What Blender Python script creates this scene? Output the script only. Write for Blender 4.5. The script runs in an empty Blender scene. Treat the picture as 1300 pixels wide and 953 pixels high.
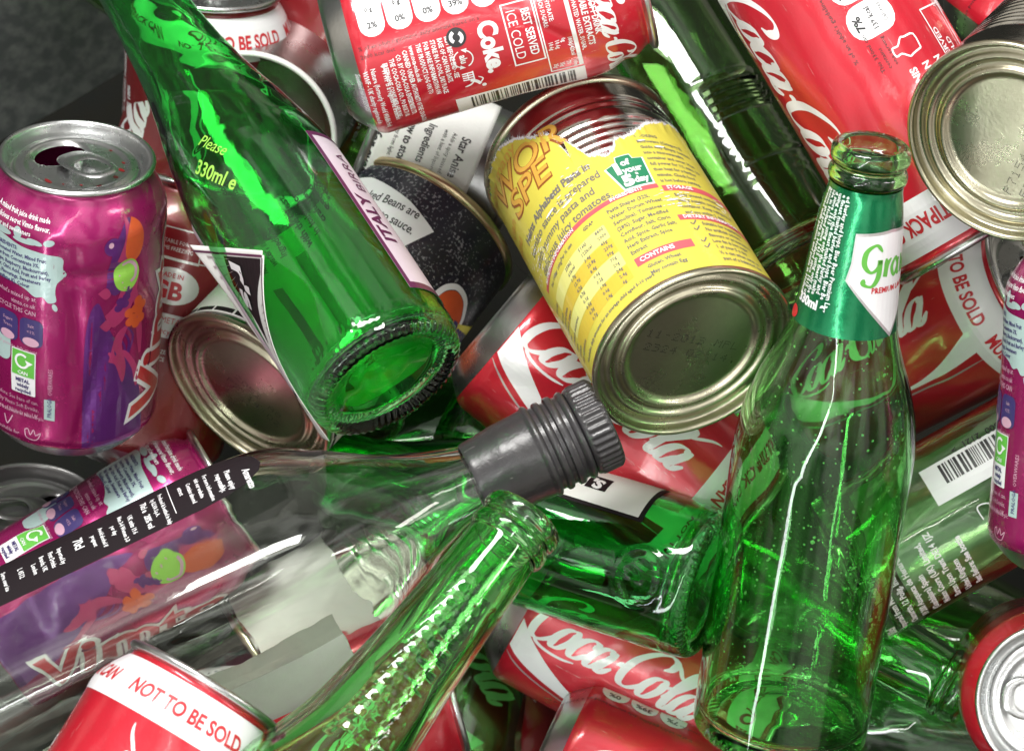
import bpy, bmesh, math, random
from mathutils import Vector, Matrix, noise

random.seed(7)
SC = bpy.context.scene
COL = SC.collection
MM = 0.001
TILT = Matrix.Rotation(math.radians(22), 4, 'X')      # the camera looks down on the heap, 22 degrees off the vertical
VD = 1200.0                                            # camera distance to the middle of the heap, mm

# ------------------------------------------------------------------ camera
cam_d = bpy.data.cameras.new('camera')
cam = bpy.data.objects.new('camera', cam_d)
COL.objects.link(cam)
cam_d.sensor_width = 36.0
cam_d.lens = 4080.0 / 1300.0 * 36.0
cam_d.clip_start = 0.05
cam_d.clip_end = 100.0
cam.matrix_world = TILT @ Matrix.Translation((0, 0, VD * MM))
cam_d.dof.use_dof = True
cam_d.dof.focus_distance = (VD - 62) * MM
cam_d.dof.aperture_fstop = 20.0
SC.camera = cam

# ------------------------------------------------------------------ world and lamps
world = bpy.data.worlds.new('World')
SC.world = world
world.use_nodes = True
wn = world.node_tree
wn.nodes.clear()
w_out = wn.nodes.new('ShaderNodeOutputWorld')
w_bg = wn.nodes.new('ShaderNodeBackground')
w_tc = wn.nodes.new('ShaderNodeTexCoord')
w_sep = wn.nodes.new('ShaderNodeSeparateXYZ')
w_ramp = wn.nodes.new('ShaderNodeValToRGB')
w_ramp.color_ramp.elements[0].position = 0.0
w_ramp.color_ramp.elements[0].color = (0.26, 0.24, 0.20, 1)
w_ramp.color_ramp.elements[1].position = 1.0
w_ramp.color_ramp.elements[1].color = (1.0, 0.985, 0.95, 1)
e = w_ramp.color_ramp.elements.new(0.55)
e.color = (0.40, 0.39, 0.37, 1)
wn.links.new(w_tc.outputs['Generated'], w_sep.inputs[0])
wn.links.new(w_sep.outputs['Z'], w_ramp.inputs[0])
w_bg.inputs['Strength'].default_value = 1.2
w_n = wn.nodes.new('ShaderNodeTexNoise')              # an uneven room: pale and dark patches for the glass and metal to mirror
w_n.inputs['Scale'].default_value = 2.6
w_n.inputs['Detail'].default_value = 2.0
w_n.inputs['Roughness'].default_value = 0.5
w_mr = wn.nodes.new('ShaderNodeMapRange')
w_mr.interpolation_type = 'SMOOTHSTEP'
w_mr.inputs['From Min'].default_value = 0.44
w_mr.inputs['From Max'].default_value = 0.57
w_mr.inputs['To Min'].default_value = 0.30
w_mr.inputs['To Max'].default_value = 1.75
w_mul = wn.nodes.new('ShaderNodeMix')
w_mul.data_type = 'RGBA'
w_mul.blend_type = 'MULTIPLY'
w_mul.inputs[0].default_value = 1.0
wn.links.new(w_tc.outputs['Generated'], w_n.inputs['Vector'])
wn.links.new(w_n.outputs[0], w_mr.inputs['Value'])
wn.links.new(w_ramp.outputs[0], w_mul.inputs[6])
wn.links.new(w_mr.outputs[0], w_mul.inputs[7])
wn.links.new(w_mul.outputs[2], w_bg.inputs['Color'])
wn.links.new(w_bg.outputs[0], w_out.inputs[0])


def area(name, loc, target, sx, sy, power, col):
    l = bpy.data.lights.new(name, 'AREA')
    l.shape = 'RECTANGLE'
    l.size, l.size_y = sx, sy
    l.energy = power
    l.color = col
    o = bpy.data.objects.new(name, l)
    COL.objects.link(o)
    p = Vector(loc)
    d = (Vector(target) - p).normalized()
    o.matrix_world = TILT @ (Matrix.Translation(p) @ d.to_track_quat('-Z', 'Y').to_matrix().to_4x4())
    return o


area('window_light', (-0.25, 1.15, 1.05), (0.0, 0.0, 0.0), 0.9, 0.30, 27.0, (1.0, 0.985, 0.95))
area('strip_light', (-0.56, -0.72, 1.12), (0.05, -0.05, 0.0), 0.07, 1.7, 5.0, (0.95, 1.0, 1.0))
area('added_streak_light', (-0.20, -0.30, 1.42), (0.05, 0.0, 0.0), 0.022, 1.5, 2.2, (1.0, 1.0, 0.94))  # narrow lamp added behind the camera for a second streak on the bottles
area('side_light', (1.3, 0.25, 0.75), (0.0, 0.0, 0.0), 0.10, 0.8, 4.0, (1.0, 0.97, 0.9))

SC.view_settings.view_transform = 'Standard'
SC.view_settings.look = 'None'
SC.view_settings.exposure = 0.26
SC.view_settings.gamma = 1.0
SC.render.engine = 'CYCLES'
cy = SC.cycles
cy.max_bounces = 20
cy.transmission_bounces = 18
cy.glossy_bounces = 6
cy.diffuse_bounces = 3
cy.transparent_max_bounces = 12
cy.caustics_reflective = True
cy.caustics_refractive = True
cy.sample_clamp_indirect = 6.0
cy.blur_glossy = 0.6
cy.use_denoising = True
try:
    cy.denoiser = 'OPENIMAGEDENOISE'
except Exception:
    pass

# ------------------------------------------------------------------ materials
MATS = {}


def newmat(name):
    m = bpy.data.materials.new(name)
    m.use_nodes = True
    nt = m.node_tree
    b = nt.nodes.get('Principled BSDF')
    return m, nt, b


def N(nt, kind, **kw):
    n = nt.nodes.new(kind)
    for k, v in kw.items():
        if k in n.inputs.keys():
            n.inputs[k].default_value = v
        else:
            setattr(n, k, v)
    return n


def paint(name, col, metal=0.0, rough=0.3, coat=0.5, spec=0.5, wear=0.25, bump=0.05, scratch=0.0, grain=260.0):
    """printed or lacquered surface with a little grime, scratches and uneven gloss"""
    m, nt, b = newmat(name)
    tc = N(nt, 'ShaderNodeTexCoord')
    n1 = N(nt, 'ShaderNodeTexNoise', Scale=grain * 0.25, Detail=6.0, Roughness=0.65)
    n2 = N(nt, 'ShaderNodeTexNoise', Scale=grain * 3, Detail=4.0, Roughness=0.6)
    nt.links.new(tc.outputs['Object'], n1.inputs['Vector'])
    nt.links.new(tc.outputs['Object'], n2.inputs['Vector'])
    r = N(nt, 'ShaderNodeMapRange')
    r.inputs['From Min'].default_value = 0.35
    r.inputs['From Max'].default_value = 0.7
    r.inputs['To Min'].default_value = 0.0
    r.inputs['To Max'].default_value = wear
    nt.links.new(n1.outputs[0], r.inputs['Value'])
    mix = N(nt, 'ShaderNodeMix', data_type='RGBA')
    mix.inputs[6].default_value = (*col, 1)
    mix.inputs[7].default_value = (col[0] * 0.55 + 0.01, col[1] * 0.52 + 0.008, col[2] * 0.5 + 0.005, 1)
    nt.links.new(r.outputs[0], mix.inputs[0])
    last = mix.outputs[2]
    if scratch > 0:
        mp = N(nt, 'ShaderNodeMapping')
        mp.inputs['Scale'].default_value = (1.0, 1.0, 0.12)
        nt.links.new(tc.outputs['Object'], mp.inputs['Vector'])
        n3 = N(nt, 'ShaderNodeTexNoise', Scale=900.0, Detail=3.0, Roughness=0.7)
        nt.links.new(mp.outputs[0], n3.inputs['Vector'])
        r3 = N(nt, 'ShaderNodeMapRange')
        r3.inputs['From Min'].default_value = 0.66
        r3.inputs['From Max'].default_value = 0.74
        r3.inputs['To Max'].default_value = scratch
        nt.links.new(n3.outputs[0], r3.inputs['Value'])
        mx = N(nt, 'ShaderNodeMix', data_type='RGBA')
        mx.inputs[7].default_value = (0.62, 0.6, 0.56, 1)
        nt.links.new(r3.outputs[0], mx.inputs[0])
        nt.links.new(last, mx.inputs[6])
        last = mx.outputs[2]
    nt.links.new(last, b.inputs['Base Color'])
    rr = N(nt, 'ShaderNodeMapRange')
    rr.inputs['To Min'].default_value = rough * 0.75
    rr.inputs['To Max'].default_value = rough * 1.35
    nt.links.new(n1.outputs[0], rr.inputs['Value'])
    nt.links.new(rr.outputs[0], b.inputs['Roughness'])
    b.inputs['Metallic'].default_value = metal
    b.inputs['Coat Weight'].default_value = coat
    b.inputs['Coat Roughness'].default_value = 0.06
    b.inputs['Specular IOR Level'].default_value = spec
    if bump > 0:
        bp = N(nt, 'ShaderNodeBump', Strength=bump, Distance=0.0006)
        ad = N(nt, 'ShaderNodeMath', operation='ADD')
        nt.links.new(n1.outputs[0], ad.inputs[0])
        nt.links.new(n2.outputs[0], ad.inputs[1])
        nt.links.new(ad.outputs[0], bp.inputs['Height'])
        nt.links.new(bp.outputs[0], b.inputs['Normal'])
        nt.links.new(bp.outputs[0], b.inputs['Coat Normal'])
    MATS[name] = m
    return m


def glass(name, col, rough=0.0, ior=1.5, bump=0.12, scale=45.0):
    m, nt, b = newmat(name)
    b.inputs['Base Color'].default_value = (*col, 1)
    b.inputs['Transmission Weight'].default_value = 1.0
    b.inputs['Roughness'].default_value = rough
    b.inputs['IOR'].default_value = ior
    tc = N(nt, 'ShaderNodeTexCoord')
    n1 = N(nt, 'ShaderNodeTexNoise', Scale=scale, Detail=2.5, Roughness=0.5)
    nt.links.new(tc.outputs['Object'], n1.inputs['Vector'])
    bp = N(nt, 'ShaderNodeBump', Strength=bump, Distance=0.004)
    nt.links.new(n1.outputs[0], bp.inputs['Height'])
    nt.links.new(bp.outputs[0], b.inputs['Normal'])
    # dull patches where dried drips and fingers have been
    n2 = N(nt, 'ShaderNodeTexNoise', Scale=38.0, Detail=5.0, Roughness=0.7, Distortion=0.6)
    nt.links.new(tc.outputs['Object'], n2.inputs['Vector'])
    r = N(nt, 'ShaderNodeMapRange')
    r.inputs['From Min'].default_value = 0.56
    r.inputs['From Max'].default_value = 0.70
    r.inputs['To Min'].default_value = rough
    r.inputs['To Max'].default_value = rough + 0.16
    nt.links.new(n2.outputs[0], r.inputs['Value'])
    nt.links.new(r.outputs[0], b.inputs['Roughness'])
    MATS[name] = m
    return m


def speckled(name, a, bcol, rough=0.35, scale=900.0, lo=0.6, hi=0.66, big=60.0):
    """dark scuffed print: speckles gather in patches"""
    m, nt, b = newmat(name)
    tc = N(nt, 'ShaderNodeTexCoord')
    n1 = N(nt, 'ShaderNodeTexNoise', Scale=scale, Detail=3.0)
    n2 = N(nt, 'ShaderNodeTexNoise', Scale=big, Detail=3.0)
    nt.links.new(tc.outputs['Object'], n1.inputs['Vector'])
    nt.links.new(tc.outputs['Object'], n2.inputs['Vector'])
    ad = N(nt, 'ShaderNodeMath', operation='ADD')
    ml = N(nt, 'ShaderNodeMath', operation='MULTIPLY')
    ml.inputs[1].default_value = 0.35
    nt.links.new(n2.outputs[0], ml.inputs[0])
    nt.links.new(n1.outputs[0], ad.inputs[0])
    nt.links.new(ml.outputs[0], ad.inputs[1])
    r = N(nt, 'ShaderNodeMapRange')
    r.inputs['From Min'].default_value = lo + 0.16
    r.inputs['From Max'].default_value = hi + 0.17
    nt.links.new(ad.outputs[0], r.inputs['Value'])
    mix = N(nt, 'ShaderNodeMix', data_type='RGBA')
    mix.inputs[6].default_value = (*a, 1)
    mix.inputs[7].default_value = (*bcol, 1)
    nt.links.new(r.outputs[0], mix.inputs[0])
    nt.links.new(mix.outputs[2], b.inputs['Base Color'])
    b.inputs['Roughness'].default_value = rough
    b.inputs['Coat Weight'].default_value = 0.3
    MATS[name] = m
    return m


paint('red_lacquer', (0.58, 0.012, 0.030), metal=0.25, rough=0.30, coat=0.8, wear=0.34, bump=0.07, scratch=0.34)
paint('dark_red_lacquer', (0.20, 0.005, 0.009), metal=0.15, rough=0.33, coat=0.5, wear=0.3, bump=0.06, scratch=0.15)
paint('white_print', (0.80, 0.80, 0.82), rough=0.30, coat=0.4, wear=0.12, bump=0.02)
paint('silver_print', (0.62, 0.60, 0.60), metal=0.6, rough=0.35, coat=0.4, wear=0.15, bump=0.02)
paint('red_print', (0.55, 0.02, 0.03), rough=0.4, coat=0.2, wear=0.2, bump=0.0)
paint('black_print', (0.02, 0.02, 0.022), rough=0.35, coat=0.2, wear=0.0, bump=0.0)
paint('grey_print', (0.16, 0.15, 0.14), rough=0.4, coat=0.2, wear=0.0, bump=0.0)
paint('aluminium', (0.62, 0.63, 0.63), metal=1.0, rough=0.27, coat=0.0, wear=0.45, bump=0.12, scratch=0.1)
paint('tinplate', (0.70, 0.69, 0.66), metal=1.0, rough=0.13, coat=0.0, wear=0.35, bump=0.07, scratch=0.1)
paint('tin_end_metal', (0.54, 0.51, 0.38), metal=1.0, rough=0.27, coat=0.0, wear=0.5, bump=0.10, scratch=0.15)
paint('gold_lacquer', (0.62, 0.50, 0.30), metal=1.0, rough=0.3, coat=0.2, wear=0.4, bump=0.06)
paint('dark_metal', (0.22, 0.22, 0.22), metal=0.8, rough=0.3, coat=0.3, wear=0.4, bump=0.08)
paint('magenta_lacquer', (0.38, 0.008, 0.135), metal=0.5, rough=0.25, coat=0.8, wear=0.25, bump=0.05, scratch=0.08)
paint('violet_print', (0.13, 0.020, 0.20), metal=0.4, rough=0.3, coat=0.6, wear=0.2, bump=0.02)
paint('navy_print', (0.045, 0.03, 0.14), rough=0.35, coat=0.3, wear=0.1, bump=0.0)
paint('pale_pink_print', (0.62, 0.36, 0.48), metal=0.1, rough=0.35, coat=0.3, wear=0.1, bump=0.0)
paint('mint_print', (0.42, 0.56, 0.55), metal=0.1, rough=0.3, coat=0.5, wear=0.25, bump=0.0)
paint('green_print', (0.12, 0.45, 0.06), rough=0.35, coat=0.4, wear=0.15, bump=0.0)
paint('lime_print', (0.30, 0.62, 0.08), rough=0.35, coat=0.4, wear=0.25, bump=0.0)
paint('orange_print', (0.68, 0.10, 0.025), metal=0.1, rough=0.35, coat=0.4, wear=0.4, bump=0.0)
paint('coral_print', (0.46, 0.035, 0.15), metal=0.2, rough=0.35, coat=0.4, wear=0.35, bump=0.0)
paint('yellow_label', (0.62, 0.55, 0.075), rough=0.42, coat=0.25, wear=0.18, bump=0.05)
paint('pale_yellow_print', (0.72, 0.70, 0.22), rough=0.42, coat=0.2, wear=0.1, bump=0.0)
paint('ochre_print', (0.62, 0.46, 0.05), rough=0.42, coat=0.2, wear=0.1, bump=0.0)
paint('orange_letter', (0.64, 0.36, 0.06), rough=0.4, coat=0.3, wear=0.15, bump=0.0)
paint('brown_print', (0.28, 0.09, 0.02), rough=0.4, coat=0.2, wear=0.0, bump=0.0)
paint('pink_bar_print', (0.62, 0.10, 0.12), rough=0.4, coat=0.2, wear=0.2, bump=0.0)
paint('bottle_green_print', (0.012, 0.20, 0.09), rough=0.35, coat=0.3, wear=0.1, bump=0.0)
paint('paper_white', (0.74, 0.74, 0.72), rough=0.6, coat=0.0, wear=0.2, bump=0.15)
paint('paper_core', (0.82, 0.82, 0.84), rough=0.8, coat=0.0, wear=0.1, bump=0.6, grain=900)
paint('paper_black', (0.014, 0.010, 0.012), rough=0.6, coat=0.0, spec=0.15, wear=0.0, bump=0.03)
paint('lilac_label', (0.55, 0.47, 0.54), rough=0.45, coat=0.3, wear=0.25, bump=0.08)
paint('plum_print', (0.09, 0.012, 0.06), rough=0.4, coat=0.3, wear=0.1, bump=0.0)
paint('green_foil', (0.006, 0.24, 0.09), metal=0.75, rough=0.24, coat=0.5, wear=0.25, bump=0.12)
paint('rust_brown', (0.055, 0.028, 0.012), rough=0.4, coat=0.3, wear=0.6, bump=0.4)
paint('charcoal_plastic', (0.036, 0.034, 0.038), rough=0.30, coat=0.2, wear=0.5, bump=0.22, scratch=0.25)
paint('dark_floor', (0.010, 0.011, 0.010), rough=0.8, coat=0.0, spec=0.05, wear=0.8, bump=0.4, grain=100)
speckled('bin_plastic', (0.050, 0.056, 0.054), (0.105, 0.112, 0.105), rough=0.7, scale=160.0, lo=0.40, hi=0.66, big=30.0)
speckled('scuffed_navy', (0.012, 0.012, 0.022), (0.22, 0.22, 0.24))
glass('green_glass', (0.46, 0.96, 0.44), bump=0.05, scale=30.0)
glass('deep_green_glass', (0.52, 0.82, 0.38), bump=0.06, scale=30.0)
glass('bright_green_glass', (0.20, 0.90, 0.30), bump=0.045, scale=40.0)
glass('pale_green_glass', (0.80, 0.95, 0.72), bump=0.10)
glass('clear_glass', (0.95, 0.99, 0.93), bump=0.20, scale=26.0)
glass('water', (0.9, 1.0, 0.93), ior=1.33, bump=0.0)
glass('foam', (0.80, 0.92, 0.72), rough=0.5, ior=1.33, bump=0.0)
MATS['foam'].node_tree.nodes['Principled BSDF'].inputs['Transmission Weight'].default_value = 0.35

# ------------------------------------------------------------------ objects
def obj(name, me, mat, parent=None, smooth=35):
    if mat is not None:
        if isinstance(mat, str):
            mat = [mat]
        for k in mat:
            me.materials.append(MATS[k])
    o = bpy.data.objects.new(name, me)
    COL.objects.link(o)
    if parent is not None:
        o.parent = parent
    if smooth and len(me.polygons):
        me.polygons.foreach_set('use_smooth', [True] * len(me.polygons))
        me.set_sharp_from_angle(angle=math.radians(smooth))
    return o


def from_pydata(name, v, f):
    me = bpy.data.meshes.new(name)
    me.from_pydata(v, [], f)
    me.update()
    return me


def thing(name, label, cat, group=None):
    o = bpy.data.objects.new(name, None)
    o.empty_display_size = 0.01
    COL.objects.link(o)
    o['label'] = label
    o['category'] = cat
    if group:
        o['group'] = group
    return o


def pose(px, py, z, dx, dy, tilt, face, anchor, R=33.0):
    """where a long thing lies in the heap: the point `anchor` mm up its axis, its direction and which side is up"""
    P = Vector(((px - 650) * (VD - z) / 4080, (476.5 - py) * (VD - z) / 4080, z))
    v = (Vector((0, 0, VD)) - P).normalized()
    a = Vector((dx, -dy, 0))
    a -= v * a.dot(v)
    a.normalize()
    t = math.radians(tilt)
    ax = a * math.cos(t) + v * math.sin(t)
    x = (v - ax * v.dot(ax)).normalized()
    y = ax.cross(x)
    th = face / R
    xl = x * math.cos(th) - y * math.sin(th)
    yl = ax.cross(xl)
    o = P - ax * anchor
    return Matrix(((xl.x, yl.x, ax.x, o.x), (xl.y, yl.y, ax.y, o.y), (xl.z, yl.z, ax.z, o.z), (0, 0, 0, 1)))


def put(root, *a, scale=(1, 1, 1), **k):
    m = pose(*a, **k)
    m.translation = m.translation * MM
    root.matrix_world = TILT @ m @ Matrix.Diagonal((*scale, 1))


# ------------------------------------------------------------------ surfaces of revolution with dents
class Surf:
    """r(z) from an outer profile, plus dents; decals use the same function so print follows every dent"""

    def __init__(self, prof, R, dents=(), wob=0.0, seed=0, extra=None):
        self.prof = sorted(prof, key=lambda q: q[1])
        self.R = R
        self.dents = dents
        self.wob = wob
        self.seed = seed
        self.extra = extra

    def r(self, z):
        p = self.prof
        if z <= p[0][1]:
            return p[0][0]
        for i in range(len(p) - 1):
            if z <= p[i + 1][1]:
                a, b = p[i], p[i + 1]
                t = (z - a[1]) / max(1e-9, b[1] - a[1])
                return a[0] + (b[0] - a[0]) * t
        return p[-1][0]

    def disp(self, th, z):
        d = 0.0
        for (ts, tz, depth, ws, wz, ang) in self.dents:
            ds = (th - ts / self.R + math.pi) % (2 * math.pi) - math.pi
            ds *= self.R
            dz = z - tz
            if ang:
                c, s = math.cos(ang), math.sin(ang)
                ds, dz = ds * c + dz * s, -ds * s + dz * c
            q = (ds / ws) ** 2 + (dz / wz) ** 2
            if q < 9:
                d -= depth * math.exp(-q)
        if self.wob:
            c, s = math.cos(th), math.sin(th)
            d += self.wob * noise.noise(Vector((c * 1.6 + self.seed * 7.1, s * 1.6, z * 0.04)))
            d += self.wob * 0.35 * noise.noise(Vector((c * 5 + self.seed * 3.1, s * 5, z * 0.12)))
        if self.extra:
            d += self.extra(th, z)
        return d

    def pt(self, s, z, off=0.0):
        th = s / self.R
        zz = z
        r = self.r(zz) + off
        w = 1.0
        d = self.disp(th, zz) * self.fade(zz)
        if self.mul:
            k = self.mul(th, zz)
            return ((r + d) * k * math.cos(th) * MM, (r + d) * k * math.sin(th) * MM, zz * MM)
        return ((r + d) * math.cos(th) * MM, (r + d) * math.sin(th) * MM, zz * MM)

    lo, hi = -1e9, 1e9
    mul = None

    def fade(self, z):
        # dents die out before both ends
        a = min(1.0, max(0.0, (z - self.lo) / 8.0))
        b = min(1.0, max(0.0, (self.hi - z) / 8.0))
        a, b = a * a * (3 - 2 * a), b * b * (3 - 2 * b)
        return a * b


def densify(prof, step):
    out = [prof[0]]
    for a, b in zip(prof, prof[1:]):
        L = math.hypot(b[0] - a[0], b[1] - a[1])
        n = max(1, int(math.ceil(L / step)))
        for i in range(1, n + 1):
            t = i / n
            out.append((a[0] + (b[0] - a[0]) * t, a[1] + (b[1] - a[1]) * t))
    return out


def smooth_prof(pts, per=6):
    """Catmull-Rom through the points"""
    out = []
    P = [pts[0]] + list(pts) + [pts[-1]]
    for i in range(1, len(P) - 2):
        p0, p1, p2, p3 = P[i - 1], P[i], P[i + 1], P[i + 2]
        for k in range(per):
            t = k / per
            q = []
            for j in range(len(p1)):
                q.append(0.5 * (2 * p1[j] + (p2[j] - p0[j]) * t + (2 * p0[j] - 5 * p1[j] + 4 * p2[j] - p3[j]) * t * t
                                + (-p0[j] + 3 * p1[j] - 3 * p2[j] + p3[j]) * t ** 3))
            out.append(tuple(q))
    out.append(tuple(pts[-1]))
    return out


def revolve(name, prof, n=128, dispf=None, closed=False, th0=0.0, th1=2 * math.pi):
    """prof: (r, z) mm. r = 0 ends become poles. dispf(i, th, z) adds to the radius"""
    v, f = [], []
    rings = []
    full = abs(th1 - th0 - 2 * math.pi) < 1e-6
    m = n if full else n + 1
    for i, (r, z) in enumerate(prof):
        if r < 1e-6:
            rings.append([len(v)] * m)
            v.append((0, 0, z * MM))
        else:
            ring = []
            for k in range(m):
                th = th0 + (th1 - th0) * k / n
                d = dispf(i, th, z) if dispf else 0.0
                ring.append(len(v))
                v.append(((r + d) * math.cos(th) * MM, (r + d) * math.sin(th) * MM, z * MM))
            rings.append(ring)
    pairs = list(zip(rings, rings[1:]))
    if closed:
        pairs.append((rings[-1], rings[0]))
    for a, b in pairs:
        for k in range(n):
            k2 = (k + 1) % m
            q = [a[k], a[k2], b[k2], b[k]]
            qq = []
            for x in q:
                if x not in qq:
                    qq.append(x)
            if len(qq) > 2:
                f.append(qq)
    return from_pydata(name, v, f)


# ------------------------------------------------------------------ flat artwork that is laid onto a surface
GLY = {}


def glyphs(txt, bold, shear, res):
    key = (txt, bold, shear, res)
    if key in GLY:
        return GLY[key]
    cu = bpy.data.curves.new('t', 'FONT')
    cu.body = txt
    cu.size = 1.0
    cu.offset = bold
    cu.shear = shear
    cu.resolution_u = res
    cu.fill_mode = 'FRONT'
    o = bpy.data.objects.new('t', cu)
    me = bpy.data.meshes.new_from_object(o)
    vs = [(q.co.x, q.co.y) for q in me.vertices]
    fs = [tuple(p.vertices) for p in me.polygons]
    bpy.data.objects.remove(o)
    bpy.data.curves.remove(cu)
    bpy.data.meshes.remove(me)
    GLY[key] = (vs, fs)
    return GLY[key]


class Ink:
    def __init__(self, surf, off):
        self.surf = surf
        self.off = off
        self.v, self.f = [], []
        self.bump = 0

    def add2d(self, vs, fs, step=None, noise_edge=0.0):
        if not vs:
            return
        if step:
            bm = bmesh.new()
            bv = [bm.verts.new((x, y, 0)) for x, y in vs]
            for q in fs:
                try:
                    bm.faces.new([bv[i] for i in q])
                except ValueError:
                    pass
            for ax in (0, 1):
                lo = min(p[ax] for p in vs)
                hi = max(p[ax] for p in vs)
                k = math.floor(lo / step) + 1
                while k * step < hi:
                    co = [0, 0, 0]
                    no = [0, 0, 0]
                    co[ax] = k * step + 1e-5
                    no[ax] = 1
                    bmesh.ops.bisect_plane(bm, geom=bm.verts[:] + bm.edges[:] + bm.faces[:], dist=1e-6, plane_co=co, plane_no=no)
                    k += 1
            bm.verts.index_update()
            vs = [(w.co.x, w.co.y) for w in bm.verts]
            fs = [tuple(w.index for w in q.verts) for q in bm.faces]
            bm.free()
        b = len(self.v)
        # every shape a hair above the last, so nothing is coplanar
        off = self.off + (self.bump % 12) * 0.0025
        self.bump += 1
        self.v += [(x, y, off) for x, y in vs]
        self.f += [tuple(i + b for i in q) for q in fs]

    def poly(self, pts, step=2.0):
        # triangulate a simple outline
        bm = bmesh.new()
        bv = [bm.verts.new((x, y, 0)) for x, y in pts]
        es = [bm.edges.new((bv[i], bv[(i + 1) % len(bv)])) for i in range(len(bv))]
        bmesh.ops.triangle_fill(bm, use_beauty=True, use_dissolve=False, edges=es, normal=(0, 0, 1))
        bm.verts.index_update()
        vs = [(w.co.x, w.co.y) for w in bm.verts]
        fs = [tuple(w.index for w in q.verts) for q in bm.faces]
        bm.free()
        # faces must look outwards
        out = []
        for q in fs:
            a, b_, c = vs[q[0]], vs[q[1]], vs[q[2]]
            if (b_[0] - a[0]) * (c[1] - a[1]) - (b_[1] - a[1]) * (c[0] - a[0]) < 0:
                q = q[::-1]
            out.append(q)
        self.add2d(vs, out, step)

    def text(self, t, size, s0, z0, rot=0.0, align='L', bold=0.0, sx=1.0, shear=0.0, flip=False, arc=None):
        res = 1 if size < 3 else 4
        vs, fs = glyphs(t, bold, shear, res)
        if not vs:
            return
        w0, w1 = min(p[0] for p in vs), max(p[0] for p in vs)
        ox = {'L': 0.0, 'C': -(w0 + w1) / 2, 'R': -w1}[align]
        c, s = math.cos(math.radians(rot)), math.sin(math.radians(rot))
        o = []
        for x, y in vs:
            x = (x + ox) * size * sx
            y = y * size
            if flip:
                x = -x
            if arc:                      # text on an arc of radius arc
                a_ = x / arc
                x, y = (arc + y) * math.sin(a_), (arc + y) * math.cos(a_) - arc
            o.append((s0 + x * c - y * s, z0 + x * s + y * c))
        self.add2d(o, fs, 2.0 if size > 4 else None)

    def block(self, lines, size, s0, z0, rot=0.0, lead=1.25, **k):
        c, s = math.cos(math.radians(rot)), math.sin(math.radians(rot))
        for i, t in enumerate(lines):
            d = i * size * lead
            self.text(t, size, s0 + d * s, z0 - d * c, rot, **k)

    def rect(self, cx, cy, w, h, rot=0.0, rad=0.0, step=2.0):
        pts = []
        if rad <= 0:
            pts = [(-w / 2, -h / 2), (w / 2, -h / 2), (w / 2, h / 2), (-w / 2, h / 2)]
        else:
            for (x, y, a0) in ((w / 2 - rad, -h / 2 + rad, -90), (w / 2 - rad, h / 2 - rad, 0), (-w / 2 + rad, h / 2 - rad, 90), (-w / 2 + rad, -h / 2 + rad, 180)):
                for k in range(5):
                    a = math.radians(a0 + k * 22.5)
                    pts.append((x + rad * math.cos(a), y + rad * math.sin(a)))
        c, s = math.cos(math.radians(rot)), math.sin(math.radians(rot))
        self.poly([(cx + x * c - y * s, cy + x * s + y * c) for x, y in pts], step)

    def frame(self, cx, cy, w, h, t, rot=0.0):
        c, s = math.cos(math.radians(rot)), math.sin(math.radians(rot))
        for (x, y, ww, hh) in ((0, h / 2, w + t, t), (0, -h / 2, w + t, t), (-w / 2, 0, t, h - t), (w / 2, 0, t, h - t)):
            self.rect(cx + x * c - y * s, cy + x * s + y * c, ww, hh, rot)

    def ell(self, cx, cy, a, b, rot=0.0, n=28, step=2.0):
        c, s = math.cos(math.radians(rot)), math.sin(math.radians(rot))
        pts = []
        for k in range(n):
            t = 2 * math.pi * k / n
            x, y = a * math.cos(t), b * math.sin(t)
            pts.append((cx + x * c - y * s, cy + x * s + y * c))
        self.poly(pts, step)

    def stroke(self, pts, wmin, wmax=None, place=None, per=8, step=1.5, taper=True, pen=None):
        """ribbon along a smooth centreline; thick on the upright strokes like a broad pen"""
        C = smooth_prof([tuple(p[:2]) for p in pts], per)
        n = len(C)
        wmax = wmin if wmax is None else wmax
        L, Rr = [], []
        ws = []
        for i in range(n):
            a, b = C[max(0, i - 1)], C[min(n - 1, i + 1)]
            dx, dy = b[0] - a[0], b[1] - a[1]
            m = math.hypot(dx, dy) or 1e-9
            if pen is None:
                q = abs(dy / m) ** 1.6
            else:
                q = abs(dx / m * math.sin(pen) - dy / m * math.cos(pen)) ** 1.6
            ws.append((wmin + (wmax - wmin) * q, -dy / m, dx / m))
        for i in range(n):
            k = [ws[j][0] for j in range(max(0, i - 2), min(n, i + 3))]
            w = sum(k) / len(k)
            if taper:
                w *= min(1.0, 0.35 + 0.65 * min(i, n - 1 - i) / max(1.0, per * 0.6))
            x, y = C[i]
            L.append((x + ws[i][1] * w / 2, y + ws[i][2] * w / 2))
            Rr.append((x - ws[i][1] * w / 2, y - ws[i][2] * w / 2))
        P = Rr + L
        fs = [(i, i + 1, n + i + 1, n + i) for i in range(n - 1)]
        if place:
            P = [place(x, y) for x, y in P]
        self.add2d(P, fs, step)

    def build(self, name, mat, parent, rev=False):
        if not self.v:
            return None
        vv = [self.surf.pt(x, y, o) for x, y, o in self.v]
        me = from_pydata(name, vv, self.f)
        return obj(name, me, mat, parent, smooth=0)


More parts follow.
